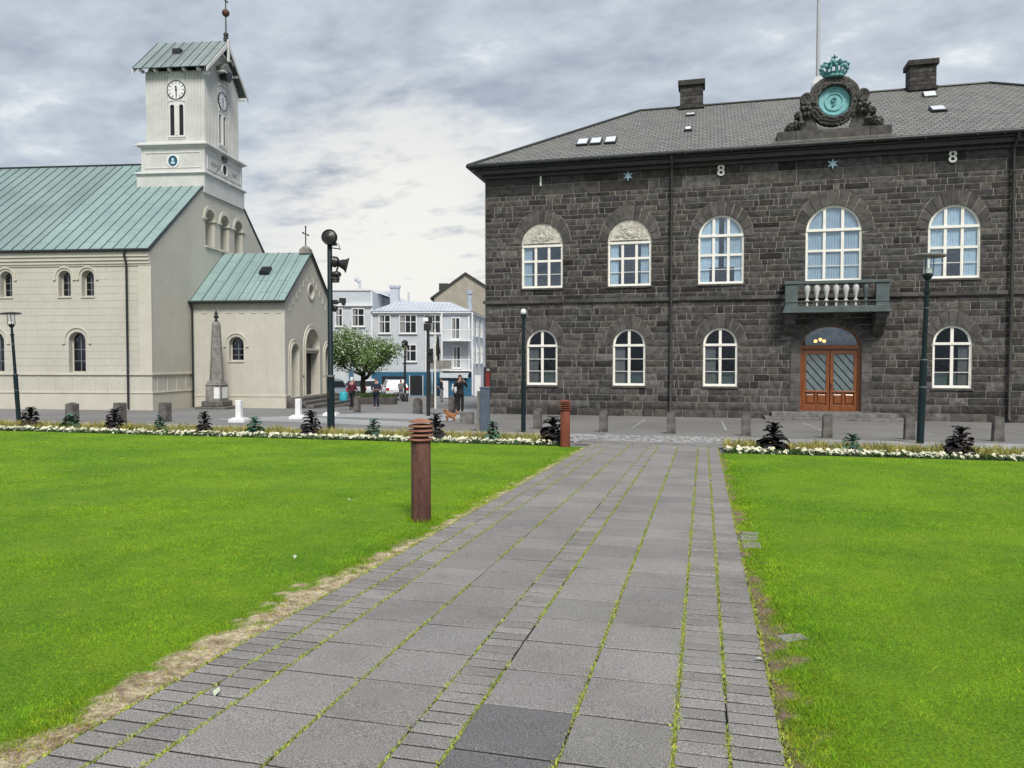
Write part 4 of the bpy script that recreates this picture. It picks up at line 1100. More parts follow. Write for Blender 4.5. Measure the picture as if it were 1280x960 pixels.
for c, w, z0, zs in tri:
    bk = MB(); bk.box(-.62, -.5, c-w/2-.05, c+w/2+.05, z0-.05, zs+w/2+.05); f = bk.build('blind_arch', M['cream'], ch)
    h = MB(); n = 16; r = w/2
    h.plate([(c+(r+.20)*math.cos(math.pi*k/n), zs+(r+.20)*math.sin(math.pi*k/n)) for k in range(n+1)]+[(c+(r+.004)*math.cos(math.pi*k/n), zs+(r+.004)*math.sin(math.pi*k/n)) for k in range(n, -1, -1)], [], fx_(0), -.01, .06)
    h.plate(rect(c-r-.30, c-r-.004, zs-.10, zs-.001), [], fx_(0), -.01, .08); h.plate(rect(c+r+.004, c+r+.30, zs-.10, zs-.001), [], fx_(0), -.01, .08)
    h.plate(rect(c-r-.001, c-r+.10, zs-.10, zs-.001), [], fx_(0), -.5, .08); h.plate(rect(c+r-.10, c+r+.001, zs-.10, zs-.001), [], fx_(0), -.5, .08)
    h.build('arch_trim', M['cream_trim'], f)
tr_ = MB()
def band(z0, z1, d, x0=LX, x1=0.0, y1=3.85, y0=0.0):
    tr_.box(x0, x1+d, y0-d, y0, z0, z1); tr_.box(x1, x1+d, y0, y1, z0, z1)
band(.97, 1.05, .07); band(1.051, 1.08, .035); band(.06, .12, .07); band(-1.4, .059, .035)
for k in range(30):
    x = -.5-k*.93; tr_.box(x-.035, x, -.028, 0, .121, .969)
for k in range(4): tr_.box(0, .028, .45+k*.9, .49+k*.9, .121, .969)
for z in (.40, .68): pass
tr_.box(LX, 0, -.05, 0, 6.42, 6.52); tr_.box(LX, 0, -.10, 0, 6.521, 6.68); tr_.box(LX, 0, -.16, 0, 6.681, 6.86); tr_.box(LX, 0, -.22, 0, 6.861, 7.10)
tr_.box(8.55-9.2, 0.03, -.03, 0, 1.081, 6.42)
tr_.box(0, .09, 8.4-2.95, 10.35, 8.14, 8.22)
tr_.build('wall_trim', M['cream_trim'], ch, bevel=.008)
gt = MB(); gt.tube((LX, -.30, 7.17), (.05, -.30, 7.17), .075, n=8)
gt.path([(-1.2,-.30,7.12),(-1.2,-.28,6.9),(-1.2,-.12,6.5),(-1.2,-.12,-.72)], .055, 8)
gt.build('gutter', M['gutter'], ch, 40)
# clapboard grooves of the render
gr = MB()
for z in np.arange(1.45, 6.3, .36):
    segs = [(LX, 0)]
    obs = sorted([(c-w/2-.02, c+w/2+.02) for c, w, z0, zs, h, m in side_w if z0-.1 < z < zs+w/2+h*.8])
    x = LX
    for a_, b_ in obs + [(-.02, 0)]:
        if a_ > x: gr.box(x, a_, -.006, 0, z, z+.014)
        x = b_
gr.build('render_joint', surf('render_joint', (.455,.44,.385), .8, .1, 3), ch)
def seam_roof(name, mat, P00, P10, P11, P01, parent, step=.62, h=.035, seams=True, th=.06):
    """sheet P00-P10 along the eave, P01-P11 along the ridge, with upright seams running up the slope"""
    a, b, c, d = map(Vector, (P00, P10, P11, P01)); u = (b-a).normalized(); v = (d-a) - u*(d-a).dot(u); L_ = v.length; v.normalize(); nrm = u.cross(v).normalized()
    if nrm.z < 0: nrm = -nrm
    mb = MB(); pts = [a, b, c, d]; uv = [[((p-a).dot(u), (p-a).dot(v)) for p in pts]]
    mb.add(pts, [(0,1,2,3)], None, uv)
    lo = [p-nrm*th for p in pts]; mb.add(lo, [(3,2,1,0)]); 
    for k in range(4): m = (k+1) % 4; mb.add([pts[k], pts[m], lo[m], lo[k]], [(0,1,2,3)])
    o = mb.build(name, mat, parent, recalc=True)
    if seams:
        sm_ = MB(); x = 0; W = (b-a).length; du = (d-a).dot(u)/L_; wr_ = (c-b).dot(u)/L_
        while x <= W+.001:
            t = x/W; p = a.lerp(b, t); q = d.lerp(c, t); q2 = p+v*L_
            # seams stay parallel to the slope
            s0, s1 = p, p+v*L_
            lim = ((c-b).dot(u), (d-a).dot(u))
            sm_.add([s0-u*.014, s0+u*.014, s1+u*.014, s1-u*.014, s0-u*.010+nrm*h, s0+u*.010+nrm*h, s1+u*.010+nrm*h, s1-u*.010+nrm*h], [(0,3,2,1),(4,5,6,7),(0,1,5,4),(1,2,6,5),(2,3,7,6),(3,0,4,7)])
            x += step
        sm_.build('seam', M['seam'], o)
    return o
RZc = 13.46; er = (-.30, 7.16)      # eave y, z
yT = 5.2; zT = er[1]+(RZc-er[1])*(yT+.30)/(CYc+.30)
seam_roof('roof', M['copper'], (LX-.2, er[0], er[1]), (-6.2, er[0], er[1]), (-6.2, CYc, RZc), (LX-.2, CYc, RZc), ch)
seam_roof('roof', M['copper_new'], (-6.198, er[0], er[1]), (.06, er[0], er[1]), (.06, CYc, RZc), (-6.198, CYc, RZc), ch)
seam_roof('roof', M['copper'], (LX-.2, WY+.30, er[1]), (.06, WY+.30, er[1]), (.06, CYc, RZc), (LX-.2, CYc, RZc), ch)
cp = MB()
for y0, y1 in ((-.3, CYc), (WY+.3, CYc)): cp.path([(.03, y0, er[1]-.02), (.03, y0+(y1-y0)*.685, er[1]-.02+(RZc-er[1])*.685)], .045, 6)
cp.tube((LX, CYc, RZc+.02), (-3.9, CYc, RZc+.02), .07, n=8)
cp.build('roof_edge', M['gutter'], ch, 40)
# porch
PY0, PY1, PXF, PE, PR = 3.85, 11.55, 5.30, 5.02, 8.02
po = MB(); pwin = (2.55, .84, 1.68, 2.60)
po.plate(rect(.0, PXF, -1.6, PE), [arch(*pwin)], fs_(PY0), 0, -.32)
main = (7.85, 2.16, -.34, 2.46); sideA = (5.12, 1.02, -.34, 2.10); sideB = (10.58, 1.02, -.34, 2.10)
po.plate([(PY0+.321, -1.6), (PY1, -1.6), (PY1, PE), (CYc, PR), (PY0+.321, PE+.25), ], [arch(*main), arch(*sideA), arch(*sideB), circle(7.8, 5.78, .36)], fx_(PXF), 0, -.5)
po.add([(PXF-.5,PY0,PE),(PXF,PY0,PE),(PXF,PY0+.33,PE+.255),(PXF-.5,PY0+.33,PE+.255),(PXF,PY0+.33,PE),(PXF-.5,PY0+.33,PE)], [(0,1,2,3),(1,4,2),(0,3,5),(3,2,4,5)])
po.box(0, PXF-.5, PY1-.32, PY1, -1.6, PE)
porch = po.build('porch', M['cream'], ch)
arched_window(fs_(PY0), *pwin, .22, porch, None, 3)
pt = MB()
def pband(z0, z1, d): pt.box(.04, PXF+d, PY0-d, PY0, z0, z1); pt.box(PXF, PXF+d, PY0, PY0+.7, z0, z1)
pband(-.26, -.18, .06); pband(-1.4, -.261, .035)
pt.box(0.1, PXF, PY0-.06, PY0, 4.86, 5.0)
for k in range(7):       # hanging arch frieze below the eave
    x = .35+k*.70; pt.box(x, x+.26, PY0-.03, PY0, 4.50, 4.54); pt.box(x+.26, x+.30, PY0-.03, PY0, 4.28, 4.54); pt.box(x+.30, x+.56, PY0-.03, PY0, 4.28, 4.32)
for s in (-1, 1):
    for k in range(6):
        t = (k+.6)/6.6; y = CYc+s*(3.5*(1-t)); z = 4.55+(PR-1.0-4.55)*t
        pt.box(PXF, PXF+.04, y-.05, y+.05, z-.32, z+.02); pt.box(PXF, PXF+.04, y+.051, y+.22, z-.02, z+.02)
for c, w, z0, zs in (main, sideA, sideB):
    for e_, dd in ((.14, .10), (.30, .05)):
        t = .10
        pt.plate(arch(c, w+2*e_, z0-.0, zs), [arch(c, w+2*(e_-t), z0-.0+.001, zs)], fx_(PXF), -.02, dd)
pt.plate(circle(7.8, 5.78, .52), [circle(7.8, 5.78, .40)], fx_(PXF), -.01, .06)
pt.build('porch_trim', M['cream_trim'], porch, bevel=.006)
rb = MB(); rb.box(PXF-.62, PXF-.5, 4.4, 11.2, -.34, 5.1); rb.box(PXF-.61, PXF-.51, 6.9, 8.7, 5.101, 6.6); rb.build('recess_back', M['cream'], porch)
dd = MB(); dd.box(PXF-.46, PXF-.40, 6.80, 8.05, -.33, 2.14); dd.box(PXF-.46, PXF-.44, 8.06, 8.90, -.33, 2.14); dd.build('door', M['dark'], porch)
dl = MB(); dl.box(PXF-.48, PXF-.02, 6.78, 8.92, 2.15, 2.30); dl.box(PXF-.3, PXF+.06, 6.70, 9.0, 2.30, 2.42)
for c in (5.12, 10.58): dl.box(PXF-.48, PXF-.30, c-.5, c+.5, 1.92, 2.09)
dl.build('lintel', M['cream_trim'], porch, bevel=.01)
hn = MB(); hn.tube((PXF+.02, 6.45, .82), (PXF+.12, 6.40, .82), .03, n=6); hn.build('door_bell', M['black'], porch)
ps = MB()
for k, (ex_, z) in enumerate(((2.0, -.90), (1.55, -.72), (1.1, -.54), (.65, -.36))):
    ps.box(PXF+.001, PXF+ex_, PY0+.1-k*.0, PY1+1.4-k*.3, -1.8, z)
ps.build('steps', M['bollard'], porch, bevel=.02)
seam_roof('porch_roof', M['copper_new'], (0.0, PY0-.22, PE-.12), (PXF+.10, PY0-.22, PE-.12), (PXF+.10, CYc, PR+.07), (0.0, CYc, PR+.07), porch, .68)
seam_roof('porch_roof', M['copper_new'], (0.0, PY1+.22, PE-.12), (PXF+.10, PY1+.22, PE-.12), (PXF+.10, CYc, PR+.07), (0.0, CYc, PR+.07), porch, .68)
pg = MB(); pg.tube((-.1, PY0-.28, PE-.14), (PXF+.12, PY0-.28, PE-.14), .085, n=8); pg.path([(.12, PY0-.28, PE-.2), (.12, PY0-.12, PE-.5), (.12, PY0-.10, -.85)], .055, 8)
pg.path([(PXF+.12, PY0-.3, PE-.14), (PXF+.12, CYc, PR+.05), (PXF+.12, PY1+.3, PE-.14)], .055, 6); pg.build('porch_gutter', M['gutter'], porch, 40)
xs_ = MB(); xs_.frustum(PXF-.25, CYc, PR-.02, PR+.28, .32, .28, .28, .24); xs_.lathe(PXF-.25, CYc, [(.26,PR+.28),(.22,PR+.38),(.08,PR+.44)], 12); fin = xs_.build('finial_base', M['granite'], porch, 40)
xc = MB(); xc.tube((PXF-.25,CYc,PR+.4), (PXF-.25,CYc,PR+1.55), .035, n=6); xc.tube((PXF-.25,CYc-.42,PR+1.15), (PXF-.25,CYc+.42,PR+1.15), .03, n=6)
for p in ((CYc-.42,PR+1.15),(CYc+.42,PR+1.15),(CYc,PR+1.58)): xc.sphere((PXF-.25,p[0],p[1]), .06, n=6, m=5)
xc.build('cross', M['black'], porch, 40)
pk = math.atan2(PR+.19-PE, CYc-PY0+.22)
hm = MB(Matrix.Translation((3.35, 5.95, PE-.12+(5.95-PY0+.22)*math.tan(pk)+.05)) @ Matrix.Rotation(pk, 4, 'X')); hm.box(-.28, .28, -.3, .3, -.02, .16); hm.box(-.22, .22, -.24, .24, .161, .20, (.5,.5,.5)); hm.build('roof_hatch', M['gutter'], porch)
# tower
TX0, TX1, TY0, TY1 = -3.92, .10, 5.28, 10.30
tw = MB()
tw.box(TX0, TX1, TY0, TY1, 11.2, 12.34)
def cornice(mb, x0, x1, y0, y1, z, ds): 
    for k, (d, h) in enumerate(ds): mb.box(x0-d, x1+d, y0-d, y1+d, z, z+h); z += h+.0005
cn = MB(); cornice(cn, TX0, TX1, TY0, TY1, 12.22, ((.06,.06),(.13,.07),(.05,.05)))
SX0, SX1, SY0, SY1 = -3.72, .06, 5.42, 10.10
tw.box(SX0, SX1, SY0, SY1, 12.341, 13.9)
cornice(cn, SX0, SX1, SY0, SY1, 13.78, ((.05,.05),(.12,.06),(.24,.10),(.14,.06),(.04,.05)))
# sunk panels shown by raised rails
for (a0, a1, mp) in ((SX0+.22, SX1-.22, fs_(SY0)), (SY0+.25, SY1-.25, fx_(SX1))):
    cn.plate(rect(a0, a1, 12.62, 13.52), [rect(a0+.05, a1-.05, 12.67, 13.47)], mp, -.01, .035)
cn.build('tower_cornice', M['tower_trim'], ch, bevel=.012)
UX0, UX1, UY0, UY1 = -3.52, -.02, 5.62, 9.80; UZ0, UZ1 = 14.1, 18.15; TP = 20.62; UC = 7.71
ssx, ssy = -1.66, 7.71
def slits(c): return [arch(c-.27, .27, 14.50, 16.12), arch(c+.27, .27, 14.50, 16.12)]
tw.plate(rect(UX0, UX1, UZ0, UZ1), slits(ssx), fs_(UY0), 0, -.25)
tw.plate([(UY0+.251,UZ0),(UY1-.251,UZ0),(UY1-.251,UZ1+.2),(UC,TP-.12),(UY0+.251,UZ1+.2)], slits(ssy), fx_(UX1), 0, -.25)
tw.plate([(UY0+.251,UZ0),(UY1-.251,UZ0),(UY1-.251,UZ1+.2),(UC,TP-.12),(UY0+.251,UZ1+.2)], [], fx_(UX0+.25), 0, -.25)
tw.box(UX0, UX1, UY1-.25, UY1, UZ0, UZ1)
tower = tw.build('tower', M['tower'], ch)
bt = MB()
for k in range(20):
    x = UX0+.06+k*(UX1-UX0-.12)/19
    if abs(x-ssx) < .52: continue
    bt.box(x-.028, x+.028, UY0-.03, UY0, UZ0+.05, UZ1-.02)
for k in range(24):
    y = UY0+.05+k*(UY1-UY0-.1)/23
    top = UZ1+(TP-UZ1)*(1-abs(y-UC)/(UC-UY0+.4))-.25
    if abs(y-ssy) < .50: 
        bt.box(UX1, UX1+.03, y-.026, y+.026, 18.25, top); continue
    bt.box(UX1, UX1+.03, y-.026, y+.026, UZ0+.05, top)
bt.build('batten', M['tower'], tower)
for c, mp in ((ssx, fs_(UY0)), (ssy, fx_(UX1))):
    pn = MB(); hh = [arch(c-.27, .26, 14.51, 16.12), arch(c+.27, .26, 14.51, 16.12)]
    top = [(c+.48*math.cos(t), 17.95+.14*math.sin(t)) for t in np.linspace(0, math.pi, 12)]
    pn.plate([(c-.48, 14.3), (c+.48, 14.3)]+top, hh, mp, -.01, .03)
    pn.plate([(c+.52*math.cos(t), 17.90+.16*math.sin(t)) for t in np.linspace(0, math.pi, 12)]+[(c+.52*math.cos(t), 17.82+.16*math.sin(t)) for t in np.linspace(math.pi, 0, 12)], [], mp, .0, .10)
    pn.plate([(c+.50*math.cos(t), 16.42+.10*math.sin(t)) for t in np.linspace(0, math.pi, 12)]+[(c+.50*math.cos(t), 16.37+.10*math.sin(t)) for t in np.linspace(math.pi, 0, 12)], [], mp, .03, .065)
    pn.plate(rect(c-.5, c+.5, 14.40, 14.46), [], mp, .03, .08)
    pn.plate(rect(c-.05, c+.05, 14.5, 16.2), [], mp, .028, .07); pn.build('belfry_panel', M['tower_trim'], tower)
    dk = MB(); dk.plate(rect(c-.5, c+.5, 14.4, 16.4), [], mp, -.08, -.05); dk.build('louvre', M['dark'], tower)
    ck = MB(); cz_ = 17.06; ck.plate(circle(c, cz_, .50), [], mp, .031, .06)
    clock = ck.build('clock', M['whitestone'], tower)
    ri_ = MB(); ri_.plate(circle(c, cz_, .545, 40), [circle(c, cz_, .505, 40)], mp, .03, .08)
    for k in range(12):
        a_ = k*math.pi/6; ca_, sa_ = math.cos(a_), math.sin(a_); wv = .022; pts = [(c+q*ca_-w_*sa_, cz_+q*sa_+w_*ca_) for q, w_ in ((.36,-wv),(.46,-wv),(.46,wv),(.36,wv))]
        ri_.plate(pts, [], mp, .06, .068)
    for a_, L_, wv in ((R(93), .26, .030), (R(272), .40, .020)):
        ca_, sa_ = math.cos(a_), math.sin(a_)
        ri_.plate([(c+q*ca_-w_*sa_, cz_+q*sa_+w_*ca_) for q, w_ in ((-.08,-wv),(L_*.7,-wv*1.6),(L_,0),(L_*.7,wv*1.6),(-.08,wv))], [], mp, .068, .078)
    ri_.plate(circle(c, cz_, .06, 12), [], mp, .07, .085)
    ri_.build('clock_hands', M['black'], clock)
md = MB(); md.plate(circle(-1.80, 13.02, .37), [], fs_(SY0), .0, .05); mo = md.build('medallion', M['whitestone'], tower); m2 = MB(); m2.plate(circle(-1.80, 13.02, .27, 24, .30), [], fs_(SY0), .05, .06); m2.build('enamel', M['blueportrait'], mo)
m3 = MB(Matrix.Translation((0,0,0))); m3.sphere((-1.80, SY0-.07, 13.07), .10, (.8,.3,1)); m3.sphere((-1.80, SY0-.06, 12.90), .13, (1,.3,.6)); m3.build('portrait', M['curtain'], mo, 50)
md = MB(); md.plate(circle(7.75, 13.02, .37), [circle(7.75, 13.02, .27, 24, .31)], fx_(SX1), .0, .06); mo = md.build('medallion', M['whitestone'], tower); m2 = MB(); m2.plate(circle(7.75, 13.02, .28, 24, .32), [], fx_(SX1), .001, .01); m2.plate(rect(7.72,7.78,12.72,13.30), [], fx_(SX1), .01, .03, (4,4,4)); m2.build('oval_recess', M['dark'], mo)
pb = MB(); pb.box(SX1, SX1+.12, 7.45, 7.95, 13.50, 13.78); pb.build('bracket_box', M['bollard'], tower)
letm = surf('raised_letters', (.38,.38,.36), .6, .05, 3)
RF = Matrix.Rotation(R(90), 4, 'Z') @ RX90
text_mesh('ANNO', .36, .012, letm, tower, Matrix.Translation((SX1+.012, 6.65, 13.06)) @ RF, 'lettering')
text_mesh('1847', .36, .012, letm, tower, Matrix.Translation((SX1+.012, 8.95, 13.02)) @ RF, 'lettering')
# tower roof
ty0, ty1, tx0, tx1 = UC-2.62, UC+2.62, UX0-.45, UX1+.42
ez = TP-2.62*.93
seam_roof('tower_roof', M['copper_tower'], (tx0, ty0, ez), (tx1, ty0, ez), (tx1, UC, TP), (tx0+0, UC, TP), tower, .56, th=.05)
seam_roof('tower_roof', M['copper_tower'], (tx0, ty1, ez), (tx1, ty1, ez), (tx1, UC, TP), (tx0, UC, TP), tower, .56, th=.05)
bd = MB()
for s in (-1, 1):
    for x0 in (tx1-.02, tx0-.03):
        yy = UC+s*2.62; q = [(yy, ez-.06), (UC, TP-.06), (UC, TP-.36), (yy-s*.0, ez-.30)]
        bd.plate(q, [], fx_(x0), 0, .06)
    for k in range(5): bd.box(tx0+.3+k*.85, tx0+.42+k*.85, UC+s*2.10, UC+s*2.50, ez-.14, ez+.02)      # rafter ends
bd.box(tx1-.03, tx1+.08, UC-.09, UC+.09, TP-1.25, TP+.05)
for s in (-1, 1):
    bd.path([(tx1-.1, UC+s*.1, TP-1.1), (tx1-.1, UC+s*.55, TP-.95), (tx1-.1, UC+s*.9, TP-1.15)], .05, 6); bd.path([(tx1-.1, UC, TP-.55), (tx1-.1, UC+s*.35, TP-.62)], .05, 6)
    bd.box(UX1, tx1-.05, UC+s*2.2-.07, UC+s*2.2+.07, ez-.35, ez-.2); bd.box(UX1, tx1-.05, UC+s*1.4-.06, UC+s*1.4+.06, ez+.75, ez+.9)
bd.build('barge_board', M['tower_trim'], tower, bevel=.006)
hb = MB(); hb.box(UX1+.03, UX1+.55, UC-.75, UC+.35, 18.55, 18.62); hb.plate([(UC-.75,18.62),(UC+.35,18.62),(UC+.35,18.85),(UC-.2,19.2),(UC-.75,18.85)], [], fx_(UX1), .03, .5, (.25,.25,.25)); 
hb.build('hoist_hood', M['tower_trim'], tower)
hb = MB(); hb.tube((UX1+.1, UC-.2, 18.5), (UX1+.6, UC-.2, 18.38), .22, .30, 14); hb.build('bell', M['black'], tower, 40)
nt_ = MB(); t0 = .42; nm = Vector((0, -math.sin(math.atan(.93)), math.cos(math.atan(.93))))
nt_.box(-2.35, -1.85, UC-1.30, UC-.95, TP-1.25*.93-.02, TP-.95*.93+.02); nt_.build('roof_vent', M['gutter'], tower)
fn = MB(); fn.lathe(tx1-.12, UC, [(.14,TP-.05),(.16,TP+.15),(.10,TP+.2),(.15,TP+.3),(.14,TP+.42),(.05,TP+.5)], 10); fn.tube((tx1-.12,UC,TP+.4), (tx1-.12,UC,TP+3.6), .045, .03, 8)
vane = fn.build('weather_vane', M['pipe'], tower, 40)
vb = MB(); vb.sphere((tx1-.12,UC,TP+1.62), .22, n=14, m=10); vb.build('ball', M['rust'], vane, 60)
va = MB(); va.path([(tx1-.12,UC-.02,TP+2.35), (tx1-.12,UC-.3,TP+2.6), (tx1-.12,UC-.75,TP+2.95)], .05, 6); va.path([(tx1-.12,UC-.35,TP+2.75),(tx1-.12,UC+.0,TP+2.3),(tx1-.12,UC+.25,TP+2.36)], .05, 6); va.build('arrow', M['pipe'], vane)
# ------------------------------------------------------------------ kales in the beds
dk = [(-19.9,18.85,.62,.66),(-16.75,18.75,.62,.66),(-13.7,18.7,.58,.50),(-10.35,18.7,.66,.66),(-6.75,18.65,.66,.62),(-3.62,18.55,.62,.70),(1.55,18.0,.56,.74),(5.35,18.1,.58,.68)]
dl = ['leftmost dark purple kale, beside the foot of the leaning lamp post', 'dark purple kale before the second square stone bollard from the left', 'dark purple compact kale in front of the obelisk', 'dark purple kale in the bed at the foot of the tall siren pole', 'dark purple kale just right of the nearer rusty bollard', 'dark purple kale behind the farther rusty red bollard', 'dark purple kale in the right bed, left of the orange door', 'dark purple kale in the right bed beyond the right lamp post']
for i, (x, y, h, w) in enumerate(dk): kale(x, y, h*1.1, w, 'purple', 40+i, dl[i], 'purple_kale', 'dark purple ornamental kales in the flower beds')
gk = [(-18.35,18.8,.46,.62),(-15.2,18.75,.52,.44),(-12.1,18.7,.50,.52),(-8.5,18.65,.54,.46),(-5.2,18.6,.56,.46),(3.22,18.15,.42,.50)]
gl = ['spreading green kale at the foot of the leftmost stone bollard', 'small upright green kale left of the third square stone bollard from the left', 'grey green kale in the bed left of the tall siren pole, before the porch', 'green kale in the bed midway between the tall siren pole and the rusty bollard', 'grey green kale in the bed left of the thin lamp post', 'low green kale in the right bed before the door steps']
for i, (x, y, h, w) in enumerate(gk): kale(x, y, h, w, 'kale', 70+i, gl[i], 'green_kale', 'green ornamental kales in the flower beds')

# ------------------------------------------------------------------ rusty louvred bollards
def rusty(x, y, h, r, mat, label):
    t = thing('bollard_light', (x, y, gz(y)+.0), 0, label, 'bollard', 'rusty louvred bollards beside the path')
    b = MB(); b.lathe(0, 0, [(r,-.05),(r,h*.80),(r*.96,h*.805)], 32); b.build('post', M[mat], t, 40)
    c = MB(); c.lathe(0, 0, [(r*.72,h*.80),(r*.72,h*.93)], 24); c.build('core', M['rubber'], t, 40)
    for k in range(4):
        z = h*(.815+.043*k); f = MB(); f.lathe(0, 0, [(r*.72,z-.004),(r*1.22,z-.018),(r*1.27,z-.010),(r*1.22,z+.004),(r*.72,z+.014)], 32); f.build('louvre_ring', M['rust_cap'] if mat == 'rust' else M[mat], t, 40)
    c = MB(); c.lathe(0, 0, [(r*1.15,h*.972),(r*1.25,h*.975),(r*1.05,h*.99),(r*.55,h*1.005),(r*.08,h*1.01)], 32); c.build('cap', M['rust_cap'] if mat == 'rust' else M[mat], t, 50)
    return t
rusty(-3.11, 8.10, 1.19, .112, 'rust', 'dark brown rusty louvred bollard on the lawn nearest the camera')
# dry tufts left standing round the foot of the near bollard
an = rng.uniform(0, 6.28, 420); rr_ = .115+rng.exponential(.03, 420)
V, F = tufts(-3.11+rr_*np.cos(an), 8.10+rr_*np.sin(an), np.full(420, gz(8.1)+.02), rng.uniform(.004,.008,420), rng.uniform(.03,.085,420), lean=.6)
fast_mesh('tufts', V, F, M['blade'], rng.uniform(.5,1.5,(len(V),1))*np.array([[1.2,1,1.2]]), label='longer grass round the foot of the near rusty bollard', cat='grass')
rusty(-3.22, 18.0, 1.16, .118, 'rust_red', 'orange red rusty louvred bollard at the far end of the flower bed by the path')

# ------------------------------------------------------------------ stone bollards
def stone_b(x, y, w, h, kind, label, group, rz=0):
    t = MB(); n = 6
    if kind == 'round':
        t.frustum(0, 0, -.1, h-w*.35, w/2*1.05, w/2*1.0, w/2*.92, w/2*.9)
        t.plate([(-w/2*.92,h-w*.35),(w/2*.92,h-w*.35)]+[(w/2*.92*math.cos(math.pi*k/12), h-w*.35+w*.35*math.sin(math.pi*k/12)) for k in range(1,12)], [], lambda a,z,d: (a, d, z), -w/2*.9, w/2*.9)
    else:
        t.frustum(0, 0, -.1, h-.06, w/2, w/2, w/2*.98, w/2*.98); t.frustum(0, 0, h-.06, h, w/2*.98, w/2*.98, w/2*.25 if kind == 'peak' else w/2*.9, w/2*.3 if kind == 'peak' else w/2*.9)
    o = t.build('stone_bollard', M['bollard'], bevel=.015, smooth=30); o.location = (x, y, gz(y)); o.rotation_euler = (random.uniform(-.012,.012), random.uniform(-.012,.012), rz)
    return tag(o, label, 'bollard', group)
SB = [(-5.35,24.75,'round topped stone bollard just right of the thin lamp post'),(-3.07,24.05,'round topped stone bollard just right of the red rusty bollard'),(-.96,23.95,'round topped stone bollard in front of the left facade downpipe'),(1.25,23.75,'round topped stone bollard between the downpipe and the orange door steps'),(3.5,23.65,'round topped stone bollard in front of the left half of the orange door'),(5.69,23.7,'round topped stone bollard just left of the right lamp post'),(7.96,23.8,'rightmost round topped stone bollard, below the right downpipe')]
for x, y, lab in SB: stone_b(x, y, .26, .70, 'round', lab, 'round topped stone bollards in front of the parliament')
for x, y, k, lab in ((-22.3,22.9,'peak','leftmost square stone bollard with a pointed top, before the cathedral'),(-20.6,23.3,'flat','square stone bollard second from the left before the cathedral'),(-19.4,24.2,'flat','square stone bollard below the cathedral corner downpipe')): stone_b(x, y, .33, .72, k, lab, 'square stone bollards before the cathedral')
for x, y, h, lab in ((-16.4,34.1,.80,'tall rounded stone bollard in front of the person in maroon'),(-13.05,33.6,.75,'squat stone bollard at the foot of the thin white pole'),(-12.05,35.6,.80,'stone bollard beside the man in black'),(-15.2,41.5,.8,'far stone bollard behind the white pole')): stone_b(x, y, .36 if h < .8 else .27, h, 'round', lab, 'stone bollards along the street gap')
def white_post(x, y, label):
    t = thing('white_post', (x, y, gz(y)), R(8), label, 'post', 'white posts on slabs by the cathedral')
    a = MB(); a.box(-.105,.105,-.105,.105,.16,.82); a.build('shaft', M['whitestone'], t, bevel=.02)
    b = MB(); b.box(-.31,.31,-.25,.25,-.03,.12); b.box(-.24,.24,-.19,.19,.121,.165); b.build('base', M['whitestone'], t, bevel=.015)
white_post(-16.75, 24.9, 'white stone post in front of the obelisk'); white_post(-15.85, 27.6, 'white stone post at the corner of the cathedral porch'); white_post(-15.85, 30.4, 'white stone post half hidden behind the tall siren pole')

# ------------------------------------------------------------------ lamps and poles
def disc_lamp(x, y, H, lean, r0, dr, label):
    t = thing('street_lamp', (x, y, gz(y)), R(14.15), label, 'street lamp', 'street lamps with flat disc tops'); t.rotation_euler = (0, lean, R(14.15))
    p = MB(); p.lathe(0,0,[(r0,-.1),(r0,H*.44),(r0*.95,H*.45),(r0*.68,H*.455),(r0*.64,H*.80),(r0*.95,H*.802),(r0*.95,H*.812),(r0*.55,H*.815),(r0*.5,H*.87),(r0*1.0,H*.88),(r0*1.35,H*.893),(r0*1.35,H*.90)], 16); p.build('pole', M['post_green'], t, 35)
    for z in (.30, .445, .72): rg = MB(); rg.lathe(0,0,[(r0*1.08*(1 if z < .45 else .7),H*z),(r0*1.08*(1 if z < .45 else .7),H*z+.025)], 16); rg.build('collar', M['kerb'], t, 35)
    gl_ = MB(); gl_.lathe(0,0,[(r0*1.25,H*.902),(r0*1.35,H*.99)], 16); gl_.build('lantern_glass', M['glass'] , t, 35)
    lm = MB(); lm.lathe(0,0,[(.05,H*.903),(.11,H*.907),(.11,H*.93)], 12); lm.build('lamp', M['white'], t, 35)
    rd_ = MB()
    for k in range(4): a = k*math.pi/2+.6; rd_.tube((r0*1.5*math.cos(a), r0*1.5*math.sin(a), H*.895), (r0*1.5*math.cos(a), r0*1.5*math.sin(a), H*.995), .010, n=6)
    rd_.build('rod', M['black'], t)
    d = MB(); d.lathe(0,0,[(.05,H*.992),(dr,H*.994),(dr*1.02,H*.999),(dr*.98,H*1.004),(.1,H*1.012)], 28); d.build('disc', M['granite'] if lean > 0 else M['black'], t, 35)
    return t
disc_lamp(-23.3, 21.6, 3.86, R(-3.3), .075, .33, 'dark green disc topped lamp post leaning left in front of the cathedral')
disc_lamp(5.62, 22.3, 5.0, R(1.7), .092, .42, 'dark green disc topped lamp post in front of the right hand windows of the parliament')
t = thing('slim_lamp', (-5.48, 23.2, gz(23.2)), 0, 'thin dark lamp post with a small white top left of the red rusty bollard', 'street lamp')
p = MB(); p.lathe(0,0,[(.075,-.1),(.07,1.6),(.055,1.62),(.045,3.55),(.08,3.58),(.085,3.66)], 12); p.build('pole', M['post_green'], t, 35)
p = MB(); p.lathe(0,0,[(.07,3.70),(.09,3.73),(.09,3.78),(.06,3.84),(.02,3.86)], 16); p.build('cap', M['whitestone'], t, 50); p = MB(); p.lathe(0,0,[(.07,3.66),(.07,3.70)], 12); p.build('neck', M['black'], t)

